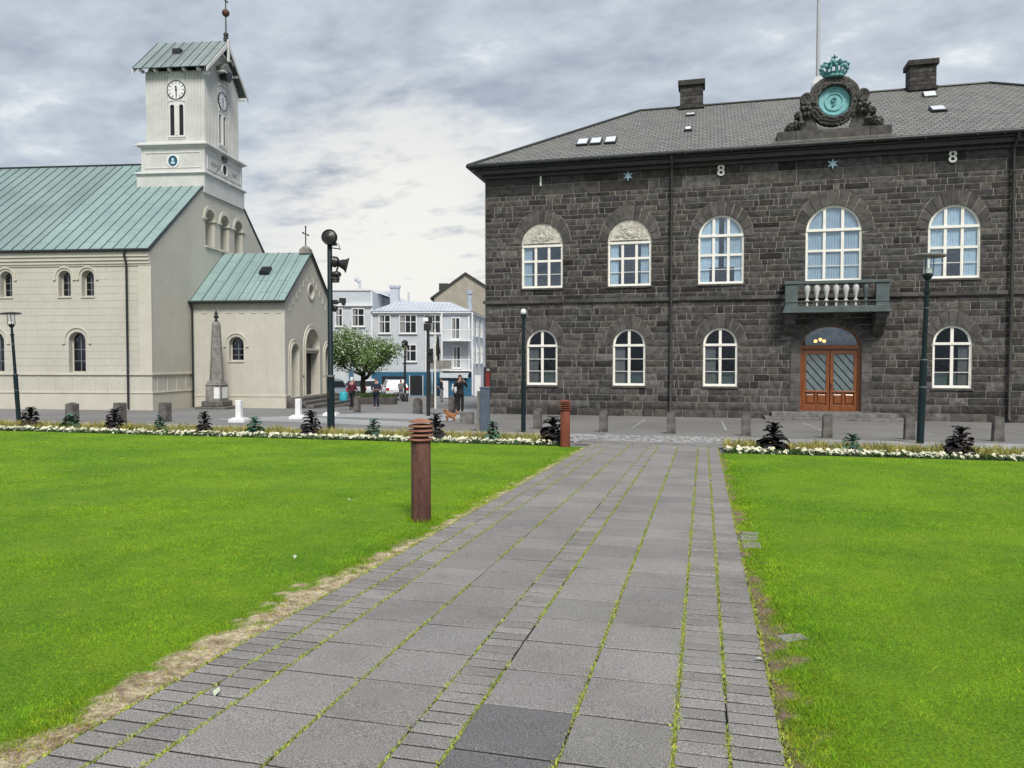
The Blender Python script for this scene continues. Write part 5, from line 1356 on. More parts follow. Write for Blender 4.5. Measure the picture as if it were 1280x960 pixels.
t = thing('siren_pole', (-11.62, 22.25, gz(22.25)), R(14.15), 'tall dark green pole carrying a round siren, a horn loudspeaker and cameras', 'pole')
p = MB(); p.lathe(0,0,[(.12,-.1),(.12,1.72),(.10,1.74),(.088,1.76),(.078,6.15),(.05,6.2)], 16); p.build('pole', M['post_green'], t, 35)
p = MB(); p.lathe(0,0,[(.135,1.70),(.135,1.76)], 16); p.tube((-.3,0,1.73),(-.1,0,1.73),.02); p.build('collar', M['kerb'], t, 35)
def horn(name, M4, r0, r1, L_, parent):
    h = MB(M4); h.path([(0,0,-.16),(0,0,.0),(0,0,.08),(0,0,L_*.45),(0,0,L_*.8),(0,0,L_)], [r0*1.1,r0*1.2,r0*.6,r0*.9,r1*.72,r1], 22)
    h.lathe(0, 0, [(r1,L_-.01),(r1*1.05,L_+.01),(r1*.9,L_+.02),(r1*.3,L_-.08)], 22); return h.build(name, M['black'], parent, 50)
s1 = MB(Matrix.Translation((.02,-.10,6.14)) @ Matrix.Rotation(R(83), 4, 'X')); s1.lathe(0,0,[(.10,-.26),(.18,-.20),(.245,-.05),(.25,.06),(.235,.10),(.20,.07),(.08,.12),(.03,.14)], 28); s1.build('siren', M['black'], t, 50)
s2 = MB(); s2.box(-.02,.22,-.12,.10,5.90,5.99); s2.tube((.08,0,5.82),(.36,0,5.78),.018); s2.path([(.26,0,5.95),(.32,0,5.88),(.28,0,5.78)], .012, 6); s2.build('siren_bracket', M['black'], t)
horn('loudspeaker', Matrix.Translation((.22,-.02,5.36)) @ Matrix.Rotation(R(14), 4, 'Z') @ Matrix.Rotation(R(104), 4, 'Y'), .15, .25, .34, t)
s3 = MB(); s3.path([(.30,0,5.30),(.22,0,5.12),(.25,0,5.0)], .03, 8); s3.sphere((.20,0,4.98), .13, (1.3,1,.8), 12, 8); s3.tube((.06,0,4.95),(.34,0,4.95), .05); s3.lathe(.17, 0, [(.10,4.72),(.14,4.74),(.13,4.80),(.15,4.82),(.14,4.88)], 14); s3.build('loudspeaker_mount', M['black'], t, 50)
s4 = MB(); s4.box(.10,.24,-.08,.08,4.02,4.16); s4.sphere((.16,0,3.9), .09); s4.tube((.1,0,4.05),(.45,0,4.12), .03); s4.box(.30,.50,-.07,.07,4.08,4.22); s4.sphere((.43,0,4.05), .07); s4.build('camera_cluster', M['black'], t, 40)
s5 = MB(); s5.tube((-.02,-.12,1.0),(-.02,-.12,1.25), .04); s5.build('cable_box', M['black'], t)

t = thing('traffic_signal', (-11.85, 31.8, gz(31.8)), R(14.15), 'black traffic signal post at the street gap with two signal heads', 'traffic light')
p = MB(); p.lathe(0,0,[(.09,-.1),(.075,3.0),(.06,4.3)], 12); p.build('pole', M['black'], t, 35)
for z, x in ((3.95,-.02),(4.28,.03)): p = MB(); p.box(x-.16,x+.14,-.15,.12,z-.16,z+.16); p.build('signal_head', M['black'], t, bevel=.03)
p = MB(); p.box(-.02,.22,-.14,.12,2.35,3.0); p.lathe(.1,-.2,[(.09,2.8),(.10,2.84)], 10); p.build('signal_head', M['black'], t, bevel=.03)
p = MB(); p.box(-.20,.02,-.16,-.15,4.20,4.36); p.build('backing_plate', M['whitestone'], t)
t = thing('banner_pole', (-14.35, 39.6, gz(39.6)), R(14.15), 'thin white pole with a dark furled banner in the street gap', 'pole')
p = MB(); p.tube((0,0,0),(0,0,4.4),.055,.045,10); p.build('pole', M['white'], t, 35); p = MB(); p.path([(.16,0,4.0),(.14,.02,3.5),(.17,0,3.1),(.13,0,2.9)], [.05,.10,.12,.05], 8); p.tube((0,0,3.9),(.2,0,3.95),.02); p.build('banner', M['black'], t, 50)
t = thing('distant_lamp', (-20.9, 51.3, gz(51.3)), R(14.15), 'black lamp post beside the white car in front of the blue shop front', 'street lamp')
p = MB(); p.lathe(0,0,[(.14,-.1),(.09,.6),(.07,3.8)], 10); p.build('pole', M['black'], t, 35); p = MB(); p.lathe(0,0,[(.1,3.8),(.22,3.95),(.24,4.3),(.1,4.45)], 12); p.build('lantern', M['black'], t, 35)
p = MB(); p.lathe(0,0,[(.24,-.02),(.22,.5),(.15,.6)], 12); p.build('base', M['black'], t, 35)

t = thing('parking_machine', (-6.72, 23.0, gz(23.0)), R(14.15), 'slate blue upright machine on the pavement near the parliament corner', 'machine')
p = MB(); p.box(-.11,.20,-.14,.14,-.02,1.36); p.box(-.13,.22,-.16,.16,1.361,1.41); p.build('body', M['slateblue'], t, bevel=.012)
p = MB(); p.box(-.205,-.12,-.12,.10,-.02,1.28); p.build('side_post', M['kerb'], t, bevel=.01)
t = thing('call_post', (-8.6, 30.0, gz(30.0)), R(14.15), 'dark post with a red panel and orange box behind the slate blue machine', 'post')
p = MB(); p.box(-.16,-.08,-.07,.07,-.02,2.1); p.box(-.16,.16,-.08,.08,2.0,2.16); p.box(.10,.16,-.07,.07,.9,2.0); p.build('frame', M['black'], t, bevel=.01)
p = MB(); p.box(-.07,.09,-.05,.05,1.0,1.98); p.build('panel', M['redpaint'], t); p = MB(); p.sphere((.02,-.06,2.02), .10, (1,.6,.8), 10, 6); p.build('lamp', M['granite'], t, 40)
p = MB(); p.box(-.22,.0,-.16,-.08,.60,.82); p.build('orange_box', M['orange'], t, bevel=.02)
t = MB(); t.box(-.22,.22,-.2,.2,-.05,.46); o = t.build('low_stone_block', M['kerb'], bevel=.02); o.location = (-8.4, 26.6, gz(26.6)); tag(o, 'low grey stone block on the pavement between the dog and the slate blue machine', 'block')
t = thing('info_sign', (-19.75, 40.3, gz(40.3)), R(20), 'blue information board standing by the porch steps', 'sign')
p = MB(); p.tube((0,0,0),(0,0,2.3),.03); p.build('post', M['black'], t); p = MB(); p.box(-.12,.16,-.04,-.03,.6,2.1); p.build('board', surf('dull_blue_board', (.07,.14,.22), .4, .1, 4), t)
t = thing('sign_board', (-21.1, 60.5, gz(60.5)), R(14.15), 'white advertising board in front of the blue shop front', 'sign'); 
p = MB(); p.box(-.32,.32,-.03,.03,.1,1.5); p.build('board', M['whitestone'], t); p = MB(); p.box(-.36,-.32,-.05,.05,-.05,1.55); p.box(.32,.36,-.05,.05,-.05,1.55); p.build('frame', M['black'], t)

# ------------------------------------------------------------------ obelisk
ob = thing('obelisk', (0, 0, 0), R(8.55), 'grey stone obelisk with an urn on top standing before the cathedral porch', 'monument')
lx, ly = 2.16, 2.4; ob.location = (-26.67+lx*math.cos(R(8.55))-ly*math.sin(R(8.55)), 32.36+lx*math.sin(R(8.55))+ly*math.cos(R(8.55)), -.86)
p = MB(); p.box(-.82,.82,-.82,.82,-.3,.16); p.box(-.58,.58,-.58,.58,.161,.45); p.build('plinth_steps', M['bollard'], ob, bevel=.04, smooth=30)
p = MB(); p.frustum(0,0,.45,1.28,.43,.43,.41,.41); p.frustum(0,0,1.281,1.36,.45,.45,.40,.40); p.frustum(0,0,1.361,1.50,.38,.38,.34,.34); p.build('pedestal', M['granite'], ob, bevel=.012)
p = MB(); p.box(.432,.445,-.30,.30,.58,1.16); p.box(.05,.36,-.445,-.432,.58,1.16); p.build('plaque', M['whitestone'], ob)
p = MB(); 
for z0, z1, a0, a1 in ((1.50,4.45,.34,.20),(4.45,4.62,.20,.13)):
    p.add([(a*math.cos(math.pi/4*k+math.pi/8)*1.08, a*math.sin(math.pi/4*k+math.pi/8)*1.08, z) for z, a in ((z0,a0),(z1,a1)) for k in range(8)], [tuple(range(8))[::-1], tuple(range(8,16))]+[(k,(k+1)%8,8+(k+1)%8,8+k) for k in range(8)])
p.build('shaft', M['granite'], ob, bevel=.008)
p = MB(); p.lathe(0,0,[(.06,4.62),(.11,4.66),(.04,4.72),(.13,4.84),(.12,4.92),(.05,4.96),(.08,5.04),(.06,5.14),(.02,5.20)], 14); p.build('urn', M['gutter'], ob, 50)

# ------------------------------------------------------------------ far buildings
CT = R(14.15)
b1 = thing('blue_building', (-31.7, 69.35, -1.7), CT, 'pale blue corrugated house with white windows, balconies and a deep blue shop front', 'building')
TZ = Matrix.Translation((0, 0, 1.7))
def BB(): return MB(TZ)
w_ = BB()
w_.box(0, 9.55, 0, 14, -3.5, 6.62); w_.add([(9.551,0,-3.5),(10.8,12.5,-3.5),(9.551,12.5,-3.5),(9.551,0,6.62),(10.8,12.5,6.62),(9.551,12.5,6.62)], [(0,1,2),(3,4,5),(0,1,4,3),(1,2,5,4),(2,0,3,5)])
w_.box(-12, -.001, -.05, 14, -3.5, 8.62)
wall_ = w_.build('wall', M['bluewall'], b1)
cr_ = BB()
for k in range(230): 
    x = -12+k*.095
    if x < 9.4: cr_.box(x, x+.035, -.075 if x < -.05 else -.02, -.049 if x < -.05 else .001, .7, 6.5)
cr_.build('corrugation', M['bluewall'], wall_)
tm = BB(); tm.box(-.08,.06,-.12,.02,.7,8.6); tm.box(-12.1,.1,-.30,.05,7.10,7.28); tm.box(-12.1,.1,-.18,.05,6.98,7.10); tm.box(-12.1,.12,-.16,.05,8.62,8.80); tm.box(.1,9.75,-.34,.05,6.42,6.60); tm.box(.1,9.7,-.18,.02,6.25,6.419); tm.box(9.45,9.62,-.08,.1,.7,6.25)
tm.add([(9.5,-.3,6.42),(9.8,-.3,6.42),(11.1,12.6,6.42),(10.8,12.6,6.42),(9.5,-.3,6.60),(9.8,-.3,6.60),(11.1,12.6,6.60),(10.8,12.6,6.60)], [(0,3,2,1),(4,5,6,7),(0,1,5,4),(1,2,6,5),(2,3,7,6),(3,0,4,7)])
tm.tube((5.25,-.1,-1.5),(5.25,-.1,6.3),.06); tm.build('trim', M['whitestone'], b1)
r_ = BB(); a, b, c, d, e, f_ = (-.05,-.4,6.6),(9.85,-.4,6.6),(11.2,13,6.6),(-.05,13,6.6),(1.9,4.6,7.95),(7.2,6.0,7.95)
r_.add([a,b,c,d,e,f_], [(0,1,5,4),(1,2,5),(2,3,4,5),(3,0,4)]); roof_ = r_.build('roof', M['blueroof'], b1)
sm_ = BB()
for k in range(24):
    x = .3+k*.4; top = min(1, max(.05, min((x+.05)/1.95, (9.85-x)/2.65))); sm_.tube((x,-.38,6.63),(x+ (0),-.4+5.0*top,6.6+1.35*top+.03),.02,n=4)
sm_.build('roof_rib', M['blueroof'], roof_)
r_ = BB(); r_.add([(-12,3,8.6),(-12,12,8.6),(-12,8,9.5),(0.2,3,8.6),(2.8,12,8.0),(.4,8,9.3)], [(0,3,5,2),(2,5,4,1),(3,4,5),(0,2,1)]); r_.box(.9,1.8,5.5,6.3,7.5,9.7); r_.box(.8,1.9,5.4,6.4,9.45,9.7); r_.tube((-2.2,5,8.8),(-2.2,5,10.2),.13); r_.tube((-2.2,5,10.0),(-2.6,5,10.35),.2,.25); r_.tube((2.8,6,8),(2.8,6,9.0),.1)
r_.build('roof', M['blueroof'], b1)
def bwin(x0, x1, z0, z1, cols, rows, parent, y=-.01, Mx=None, glassm='glass_dark'):
    m = MB(Mx or TZ); cols_x = np.linspace(x0+.09, x1-.09, cols+1); 
    rz = [z0+.09]+list(rows)+[z1-.09]; hl = []
    for i in range(cols):
        for j in range(len(rz)-1): hl.append(rect(cols_x[i]+(.035 if i else 0), cols_x[i+1]-(.035 if i < cols-1 else 0), rz[j]+(.035 if j else 0), rz[j+1]-(.035 if j < len(rz)-2 else 0)))
    q = lambda x,z,d: (x, y-d, z)
    m.plate(rect(x0,x1,z0,z1), hl, q, .02, .12); w = m.build('window', M['whitestone'], parent)
    g_ = MB(Mx or TZ); g_.plate(rect(x0+.05,x1-.05,z0+.05,z1-.05), [], q, .025, .045); g_.build('pane', M['carglass'], w)
    s_ = MB(Mx or TZ); s_.plate(rect(x0-.06,x1+.06,z0-.08,z0-.001), [], q, .0, .17); s_.build('sill', M['whitestone'], w)
    cu_ = MB(Mx or TZ); cu_.plate(rect(x0+.1,x0+.1+(x1-x0)*.24,z0+.1,z1-.1), [], q, .046, .052); cu_.build('curtain', M['curtain_grey'], w)
bwin(.67,1.85,4.42,6.25,2,[5.55],b1); bwin(2.68,4.42,4.42,6.25,3,[5.55],b1); bwin(5.65,6.79,4.42,6.25,2,[5.55],b1)
bwin(-3.6,-2.84,5.1,6.9,2,[6.2],b1,-.06); bwin(-1.97,-.7,5.1,6.9,2,[6.2],b1,-.06); bwin(-1.97,-.7,1.6,3.4,2,[2.7],b1,-.06); bwin(-5.4,-4.6,5.1,6.9,2,[6.2],b1,-.06)
bwin(3.1,4.4,1.65,3.35,2,[2.7],b1); bwin(.67,1.85,1.65,3.35,2,[2.7],b1); bwin(6.0,6.75,1.65,3.3,2,[2.7],b1)
bwin(7.8,8.7,3.85,6.0,2,[],b1); bwin(7.95,8.75,1.0,3.15,2,[],b1)
SRM = TZ @ Matrix.Translation((9.56,0,0)) @ Matrix.Rotation(math.atan2(12.5,1.25), 4, 'Z')
for x in (1.2, 4.4, 7.8):
    bwin(x, x+1.4, 4.3, 6.1, 3, [5.4], b1, 0, SRM); bwin(x, x+1.4, 1.5, 3.3, 3, [2.6], b1, 0, SRM)
for z in (3.75, .85):
    bl = BB(); bl.box(6.95,10.0,-1.5,-.001,z-.12,z); ba = bl.build('balcony', M['whitestone'], b1)
    rl = BB(); rl.box(6.95,10.0,-1.5,-1.45,z+.95,z+1.02); rl.box(6.95,7.0,-1.45,-.02,z+.95,z+1.02); rl.box(9.95,10.0,-1.45,-.02,z+.95,z+1.02)
    for k in range(31): rl.tube((6.97+k*.1,-1.47,z),(6.97+k*.1,-1.47,z+.96),.012,n=4)
    rl.build('railing', M['whitestone'], ba)
po_ = BB()
for x in (7.0, 9.95): po_.box(x-.07,x+.07,-1.5,-1.36,-1.6,6.4)
po_.build('balcony_post', M['whitestone'], b1)
sf = BB(); sf.box(-.0,9.9,-.35,-.03,-3.5,.62); shop = sf.build('shop_front', M['bluedeep'], b1)
sg = BB(); sg.box(3.75,5.0,-.37,-.351,-1.6,.25); sg.box(1.0,3.2,-.37,-.351,-.9,.2); sg.build('shop_opening', M['dark'], shop)
sg = BB(); sg.box(3.7,3.76,-.42,-.352,-1.7,.3); sg.box(5.0,5.06,-.42,-.352,-1.7,.3); sg.box(5.9,5.98,-.42,-.352,-1.7,.6); sg.build('door_frame', M['whitestone'], shop)
an = BB(); an.box(6.9,9.6,-2.6,-.36,.42,.56); an.box(6.9,9.6,-2.62,-2.6,.1,.56); an.build('canopy', M['bluewall'], b1)
an = BB(); an.box(6.95,9.9,-2.3,-.36,-3,.10); an.build('blue_kiosk', M['bluedeep'], b1); 
an = BB(); an.box(10.1,10.7,-.2,.3,-3,.3); an.build('white_door_panel', M['whitestone'], b1)
an = BB(); an.tube((6.4,-.4,2.0),(6.4,-2.4,2.0),.03); an.box(5.7,8.0,-2.42,-2.38,.95,1.75); an.build('hanging_sign', M['granite'], b1)
fl = BB(); fl.tube((9.45,3.0,6.6),(9.45,3.0,8.7),.27,n=16); fl.tube((9.45,3.0,8.55),(9.45,3.0,8.95),.36,n=16); fl.build('flue', M['pipewhite'], b1, 40)

b2 = thing('khaki_house', (-28.85, 90.7, -2.2), CT, 'khaki gabled house rising behind the pale blue building', 'building')
w_ = MB(Matrix.Translation((0,0,2.2))); q = lambda x,z,d: (x, -d, z)
w_.plate([(-3.9,-5),(5.2,-5),(5.2,9.3),(0,12.55),(-3.9,9.75)], [], q, -12, 0); w_.build('wall', M['khaki'], b2)
w_ = MB(Matrix.Translation((0,0,2.2))); w_.plate([(-4.35,9.35),(0,12.52),(5.6,9.0),(5.6,9.25),(0,12.78),(-4.35,9.62)], [], q, -12.3, .25); w_.box(-3.4,-2.2,1,3,10.6,11.5); w_.build('roof', M['pipe'], b2)
w_ = MB(Matrix.Translation((0,0,2.2))); w_.box(-3.95,5.25,-.06,0,7.0,7.12); w_.build('ledge', M['granite'], b2)

# ------------------------------------------------------------------ tree in the gap
def tree(loc, seed):
    rd = random.Random(seed); t = thing('flowering_tree', loc, 0, 'broad low tree with white blossom in the street gap between the two stone buildings', 'tree')
    tk = MB(); tips = []
    tk.path([(0,0,-.2),(.03,0,.6),(-.02,.02,1.3),(.05,0,2.0)], [.24,.19,.17,.15], 9)
    def limb(p, d, L_, r, lvl):
        pts = [p]; dd = Vector(d)
        for i in range(4):
            dd = (dd+Vector((rd.uniform(-.25,.25), rd.uniform(-.25,.25), rd.uniform(-.05,.22)))).normalized(); pts.append(pts[-1]+dd*L_/4)
        tk.path(pts, [r*(1-.15*i) for i in range(5)], 6)
        tips.extend(pts[2:])
        if lvl < 2:
            for k in range(3 if lvl else 4):
                a = rd.uniform(-1.1,1.1); nd = (dd+Vector((rd.uniform(-1,1), rd.uniform(-1,1), rd.uniform(-.1,.6)))).normalized(); limb(pts[rd.choice((2,3,4))], nd, L_*.68, r*.5, lvl+1)
    for k in range(7):
        a = k*.9+rd.uniform(-.2,.2); limb(Vector((0,0,1.5+.08*k)), (math.cos(a), math.sin(a), .42+.35*(k % 2)), 1.75, .085, 0)
    tk.build('trunk', M['bark'], t, 50)
    r = np.random.default_rng(seed); tp = np.array([tuple(p) for p in tips]); n = 15000
    c = tp[r.integers(0, len(tp), n)] + r.normal(0, 1, (n,3))*np.array([.30,.30,.22]); c[:,2] = np.maximum(c[:,2], 1.75+.2*r.random(n))
    d = r.normal(0,1,(n,3)); d /= np.linalg.norm(d,axis=1)[:,None]; e = np.cross(d, r.normal(0,1,(n,3))); e /= np.linalg.norm(e,axis=1)[:,None]
    s = r.uniform(.045,.10,n)[:,None]; V = np.empty((n,4,3)); V[:,0]=c-d*s; V[:,1]=c+e*s*.55; V[:,2]=c+d*s; V[:,3]=c-e*s*.55
    k = r.uniform(.55,1.5,n); F = np.arange(n*4).reshape(n,4)
    fl = r.random(n) < .12*(.4+.8*(c[:,2]-1.8))
    for nm, msk, mt in (('crown', ~fl, 'leaf'), ('blossom', fl, 'blossom')):
        Vm = V[msk].reshape(-1,3); m = msk.sum(); o = fast_mesh(nm, Vm, np.arange(m*4).reshape(m,4), M[mt], k[msk].repeat(4)[:,None]*np.ones((1,3)), kind=None, parent=t)
    return t
tree((-22.6, 47.9, gz(47.9)), 4)
pl = thing('planter', (-21.6, 45.2, gz(45.2)), CT, 'low dark stone planter with shrubs around the foot of the tree', 'planter')
p = MB(); p.box(-2.6,2.4,-.6,.6,-.1,.46); p.build('wall', M['stone_fine'], pl, bevel=.03)
V, F = tufts(rng.uniform(-2.5,2.3,2600), rng.uniform(-.5,.5,2600), np.full(2600,.44), rng.uniform(.03,.07,2600), rng.uniform(.08,.3,2600), lean=1)
fast_mesh('shrubs', V, F, M['leaf'], rng.uniform(.3,.9,(len(V),1))*np.ones((1,3)), kind=None, parent=pl)
# more planting and an added dark screen for shade beyond the street so that the gap left of the tree closes
b3 = thing('shade_screen', (-27.9, 50.3, gz(50.3)), CT, 'added dark stall with a pale awning left of the tree', 'screen')
p = MB(); p.box(-1.5,1.2,0,.1,0,2.0); p.box(-1.5,-1.4,-1.6,0,0,2.1); p.build('frame', M['black'], b3); p = MB(); p.add([(-1.7,-1.9,1.9),(1.4,-1.9,1.9),(1.4,.2,2.45),(-1.7,.2,2.45),(-1.7,-1.9,1.83),(1.4,-1.9,1.83),(1.4,.2,2.38),(-1.7,.2,2.38)], [(0,1,2,3),(7,6,5,4),(0,4,5,1),(1,5,6,2),(2,6,7,3),(3,7,4,0)]); p.build('awning', M['granite'], b3)

# ------------------------------------------------------------------ cars
def car(loc, rz, paint, label):
    t = thing('parked_car', loc, rz, label, 'car', 'cars parked beyond the tree')
    # local: x forward, y left; front at +x
    b = MB(); q = lambda x, z, d: (x, d, z)
    lower = [(-2.1,.42),(-2.12,.85),(-2.0,1.0),(1.1,1.02),(1.95,.88),(2.1,.70),(2.12,.40),(1.72,.28),(1.66,.50),(1.5,.66),(1.3,.70),(1.1,.66),(.95,.50),(.9,.28),(-.95,.28),(-1.0,.50),(-1.15,.66),(-1.35,.70),(-1.55,.66),(-1.7,.50),(-1.75,.30)]
    b.plate(lower, [], q, -.86, .86)
    st_ = [(-2.02,1.0,.84),(-1.75,1.55,.66),(.25,1.58,.64),(1.05,1.02,.80)]
    vs = [(x, s*w, z) for x, z, w in st_ for s in (-1,1)]; b.add(vs, [(0,1,3,2),(2,3,5,4),(4,5,7,6),(6,7,1,0),(0,2,4,6),(1,7,5,3)])
    b.box(-1.6,.1,-.62,-.58,1.57,1.63); b.box(-1.6,.1,.58,.62,1.57,1.63)
    body = b.build('body', M[paint], t, 35, bevel=.035)
    def quad(pts, nm): 
        m = MB(); n = (Vector(pts[1])-Vector(pts[0])).cross(Vector(pts[2])-Vector(pts[0])).normalized()*.012
        m.add([Vector(p)+n for p in pts]+[Vector(p)-n for p in pts], [(0,1,2,3),(7,6,5,4)]+[(k,(k+1)%4,(k+1)%4+4,k+4) for k in range(4)]); m.build(nm, M['carglass'], t)
    quad([(-2.0,-.70,1.08),(-2.0,.70,1.08),(-1.80,.58,1.48),(-1.80,-.58,1.48)], 'rear_window')
    quad([(.95,-.68,1.10),(.95,.68,1.10),(.36,.56,1.52),(.36,-.56,1.52)], 'windscreen')
    for s in (-1, 1):
        quad([(-1.75,s*.845,1.07),(-.55,s*.835,1.07),(-.55,s*.665,1.50),(-1.55,s*.675,1.50)], 'side_window'); quad([(-.45,s*.835,1.07),(.78,s*.815,1.07),(.25,s*.665,1.50),(-.45,s*.665,1.50)], 'side_window')
        l = MB(); l.box(-2.15,-2.08,min(s*.62,s*.86),max(s*.62,s*.86),.80,1.02); l.build('tail_light', M['redlamp'], t, bevel=.01)
        l = MB(); l.box(2.02,2.12,min(s*.55,s*.84),max(s*.55,s*.84),.62,.80); l.build('headlight', M['curtain_grey'], t, bevel=.01)
        l = MB(); l.box(.62,.80,min(s*.86,s*1.0),max(s*.86,s*1.0),1.03,1.15); l.build('mirror', M[paint], t, bevel=.02)
        for x in (-1.35, 1.3):
            wl_ = MB(); 
            wl_.M = Matrix.Translation((x, s*.76, .33)) @ Matrix.Rotation(R(90), 4, 'X'); wl_.lathe(0,0,[(.20,-.11),(.31,-.11),(.33,-.07),(.33,.07),(.31,.11),(.20,.11)], 20); w = wl_.build('wheel', M['rubber'], t, 40)
            rm = MB(wl_.M); rm.lathe(0,0,[(.20,-.09),(.20,.09)], 16); rm.build('rim', M['chrome'], w, 40)
    l = MB(); l.box(-2.16,-2.10,-.85,.85,.36,.56); l.box(2.06,2.15,-.85,.85,.32,.52); l.build('bumper', M['rubber'], t, bevel=.02)
    l = MB(); l.box(-2.17,-2.12,-.25,.25,.66,.77); l.build('number_plate', M['whitestone'], t)
    return t
car((-23.75, 56.0, gz(56)), R(120), 'carwhite', 'white hatchback seen from behind in front of the blue shop front')
car((-27.6, 57.5, gz(57.5)), R(150), 'carwhite', 'white car half hidden behind the tree trunk')
car((-25.0, 46.0, gz(46)), R(160), 'cargrey', 'grey blue car behind the person in maroon')

# ------------------------------------------------------------------ people
def skinned(name, pts, edges, rad, mat, parent, sub=1):
    me = bpy.data.meshes.new(name); me.from_pydata(pts, edges, []); o = bpy.data.objects.new(name, me); COL.objects.link(o)
    sk = o.modifiers.new('skin', 'SKIN')
    for i, v in enumerate(me.skin_vertices[0].data if me.skin_vertices else []): v.radius = rad[i] if hasattr(rad[i], '__len__') else (rad[i], rad[i])
    if not me.skin_vertices:
        bm = bmesh.new(); bm.from_mesh(me); lay = bm.verts.layers.skin.verify()
        for i, v in enumerate(bm.verts): v[lay].radius = rad[i] if hasattr(rad[i], '__len__') else (rad[i], rad[i]); v[lay].use_root = (i == 0)
        bm.to_mesh(me); bm.free()
    ss = o.modifiers.new('sub', 'SUBSURF'); ss.levels = sub; ss.render_levels = sub
    dg = bpy.context.evaluated_depsgraph_get(); m2 = bpy.data.meshes.new_from_object(o.evaluated_get(dg)); m2.name = name
    bpy.data.objects.remove(o); bpy.data.meshes.remove(me)
    m2.polygons.foreach_set('use_smooth', [True]*len(m2.polygons)); m2.materials.clear(); m2.materials.append(M[mat] if isinstance(mat, str) else mat)
    at = m2.color_attributes.new('Col', 'FLOAT_COLOR', 'CORNER'); at.data.foreach_set('color', [1.0]*(4*len(m2.loops)))
    o2 = bpy.data.objects.new(name, m2); COL.objects.link(o2); o2.parent = parent; return o2
def person(loc, rz, H, top, legs, hair, label, arms='down', coat=.0, stride=.0, shoes='darkcloth'):
    """faces local -y. joints in metres for a 1.75 m figure"""
    t = thing('person', loc, rz, label, 'person'); s = H/1.75; S_ = lambda p: (p[0]*s, p[1]*s, p[2]*s)
    def arm(sd):
        if arms == 'phone': return [(sd*.19,0,1.43),(sd*.30,-.10,1.22),(sd*.14,-.28,1.46),(sd*.07,-.32,1.52)]
        if arms == 'hold': return [(sd*.19,0,1.43),(sd*.26,.02,1.17),(sd*.16,-.20,1.08),(sd*.10,-.26,1.10)]
        return [(sd*.19,0,1.43),(sd*.25,.03,1.14),(sd*.26,-.05,.90),(sd*.26,-.07,.82)]
    ar, al = arm(1), arm(-1)
    lg = lambda sd, st: [(sd*.09,0,.93),(sd*.10,-st*.35,.50),(sd*.10,st*.9*.3 if st > 0 else -st*.15,.09),(sd*.11,(st*.27 if st > 0 else -st*.15)-.13,.035)]
    lr, ll = lg(1, stride), lg(-1, -stride)
    P = [(0,0,.95),(0,.01,1.15),(0,.01,1.38),(0,0,1.50),(0,-.01,1.60),(0,-.01,1.70)] + ar + al + lr + ll
    E_ = [(0,1),(1,2),(2,3),(3,4),(4,5),(2,6),(6,7),(7,8),(8,9),(2,10),(10,11),(11,12),(12,13),(0,14),(14,15),(15,16),(16,17),(0,18),(18,19),(19,20),(20,21)]
    rd_ = [(.13,.09),(.12,.085),(.14,.09),.055,(.078,.092),(.07,.085)] + [.055,.042,.034,.03]*2 + [.085,.058,.042,.035]*2
    rr = [tuple(q*s for q in r) if hasattr(r, '__len__') else r*s for r in rd_]
    body = skinned('body', [S_(p) for p in P], E_, rr, 'skin', t, 2)
    # jacket and trousers over the same joints
    J = [(0,0,.90-coat),(0,.01,1.15),(0,.01,1.38),(0,0,1.475)] + ar[:3] + al[:3]
    skinned('jacket', [S_(p) for p in J], [(0,1),(1,2),(2,3),(2,4),(4,5),(5,6),(2,7),(7,8),(8,9)], [tuple(q*s for q in r) for r in ((.175,.13),(.165,.12),(.18,.125),(.075,.075),(.078,.078),(.062,.062),(.052,.052),(.078,.078),(.062,.062),(.052,.052))], top, t)
    T = [(0,0,.95)] + lr[:3] + ll[:3]
    skinned('trousers', [S_(p) for p in T], [(0,1),(1,2),(2,3),(0,4),(4,5),(5,6)], [tuple(q*s for q in r) for r in ((.15,.11),(.10,.10),(.075,.075),(.06,.06),(.10,.10),(.075,.075),(.06,.06))], legs, t)
    for L_ in (lr, ll):
        skinned('shoe', [S_((L_[2][0],L_[2][1]+.04,.05)), S_((L_[3][0],L_[3][1],.045))], [(0,1)], [(.055*s,.055*s),(.048*s,.042*s)], shoes, t)
    h = MB(); h.sphere((0,.02*s,1.685*s), .105*s, (.88,1.0,.92), 14, 10); h.sphere((0,.06*s,1.62*s), .085*s, (1,.8,1.0), 12, 8); h.build('hair', M[hair], t, 60)
    f = MB(); f.sphere((0,-.098*s,1.62*s), .016*s, (.8,1,1.3), 6, 5); f.build('nose', M['skin'], body, 60)
    for sd in (-1, 1):
        f = MB(); f.sphere((sd*.032*s,-.088*s,1.645*s), .011*s, n=6, m=5); f.build('eye', M['dark'], body)
        f = MB(); f.sphere((sd*.082*s,0,1.63*s), .022*s, (.5,1,1.4), 6, 5); f.build('ear', M['skin'], body, 60)
        # hand: palm with five fingers
        A_ = Vector((ar if sd > 0 else al)[3])*s; B_ = Vector((ar if sd > 0 else al)[2])*s; d = (A_-B_).normalized(); sidev = d.cross(Vector((0,1,.2))).normalized()
        hm_ = MB(); hm_.path([A_-d*.01, A_+d*.05*s, A_+d*.085*s], [.026*s,.036*s,.030*s], 8)
        for k in range(4): o_ = sidev*(k-1.5)*.018*s; hm_.path([A_+d*.08*s+o_, A_+d*(.115+.008*(1-abs(k-1.4)))*s+o_, A_+d*.15*s+o_+Vector((0,-.015,0))], [.010*s,.009*s,.007*s], 5)
        hm_.path([A_+d*.03*s-sidev*.03*s, A_+d*.07*s-sidev*.055*s, A_+d*.10*s-sidev*.055*s], [.012*s,.010*s,.008*s], 5); hm_.build('hand', M['skin'], body, 60)
    return t
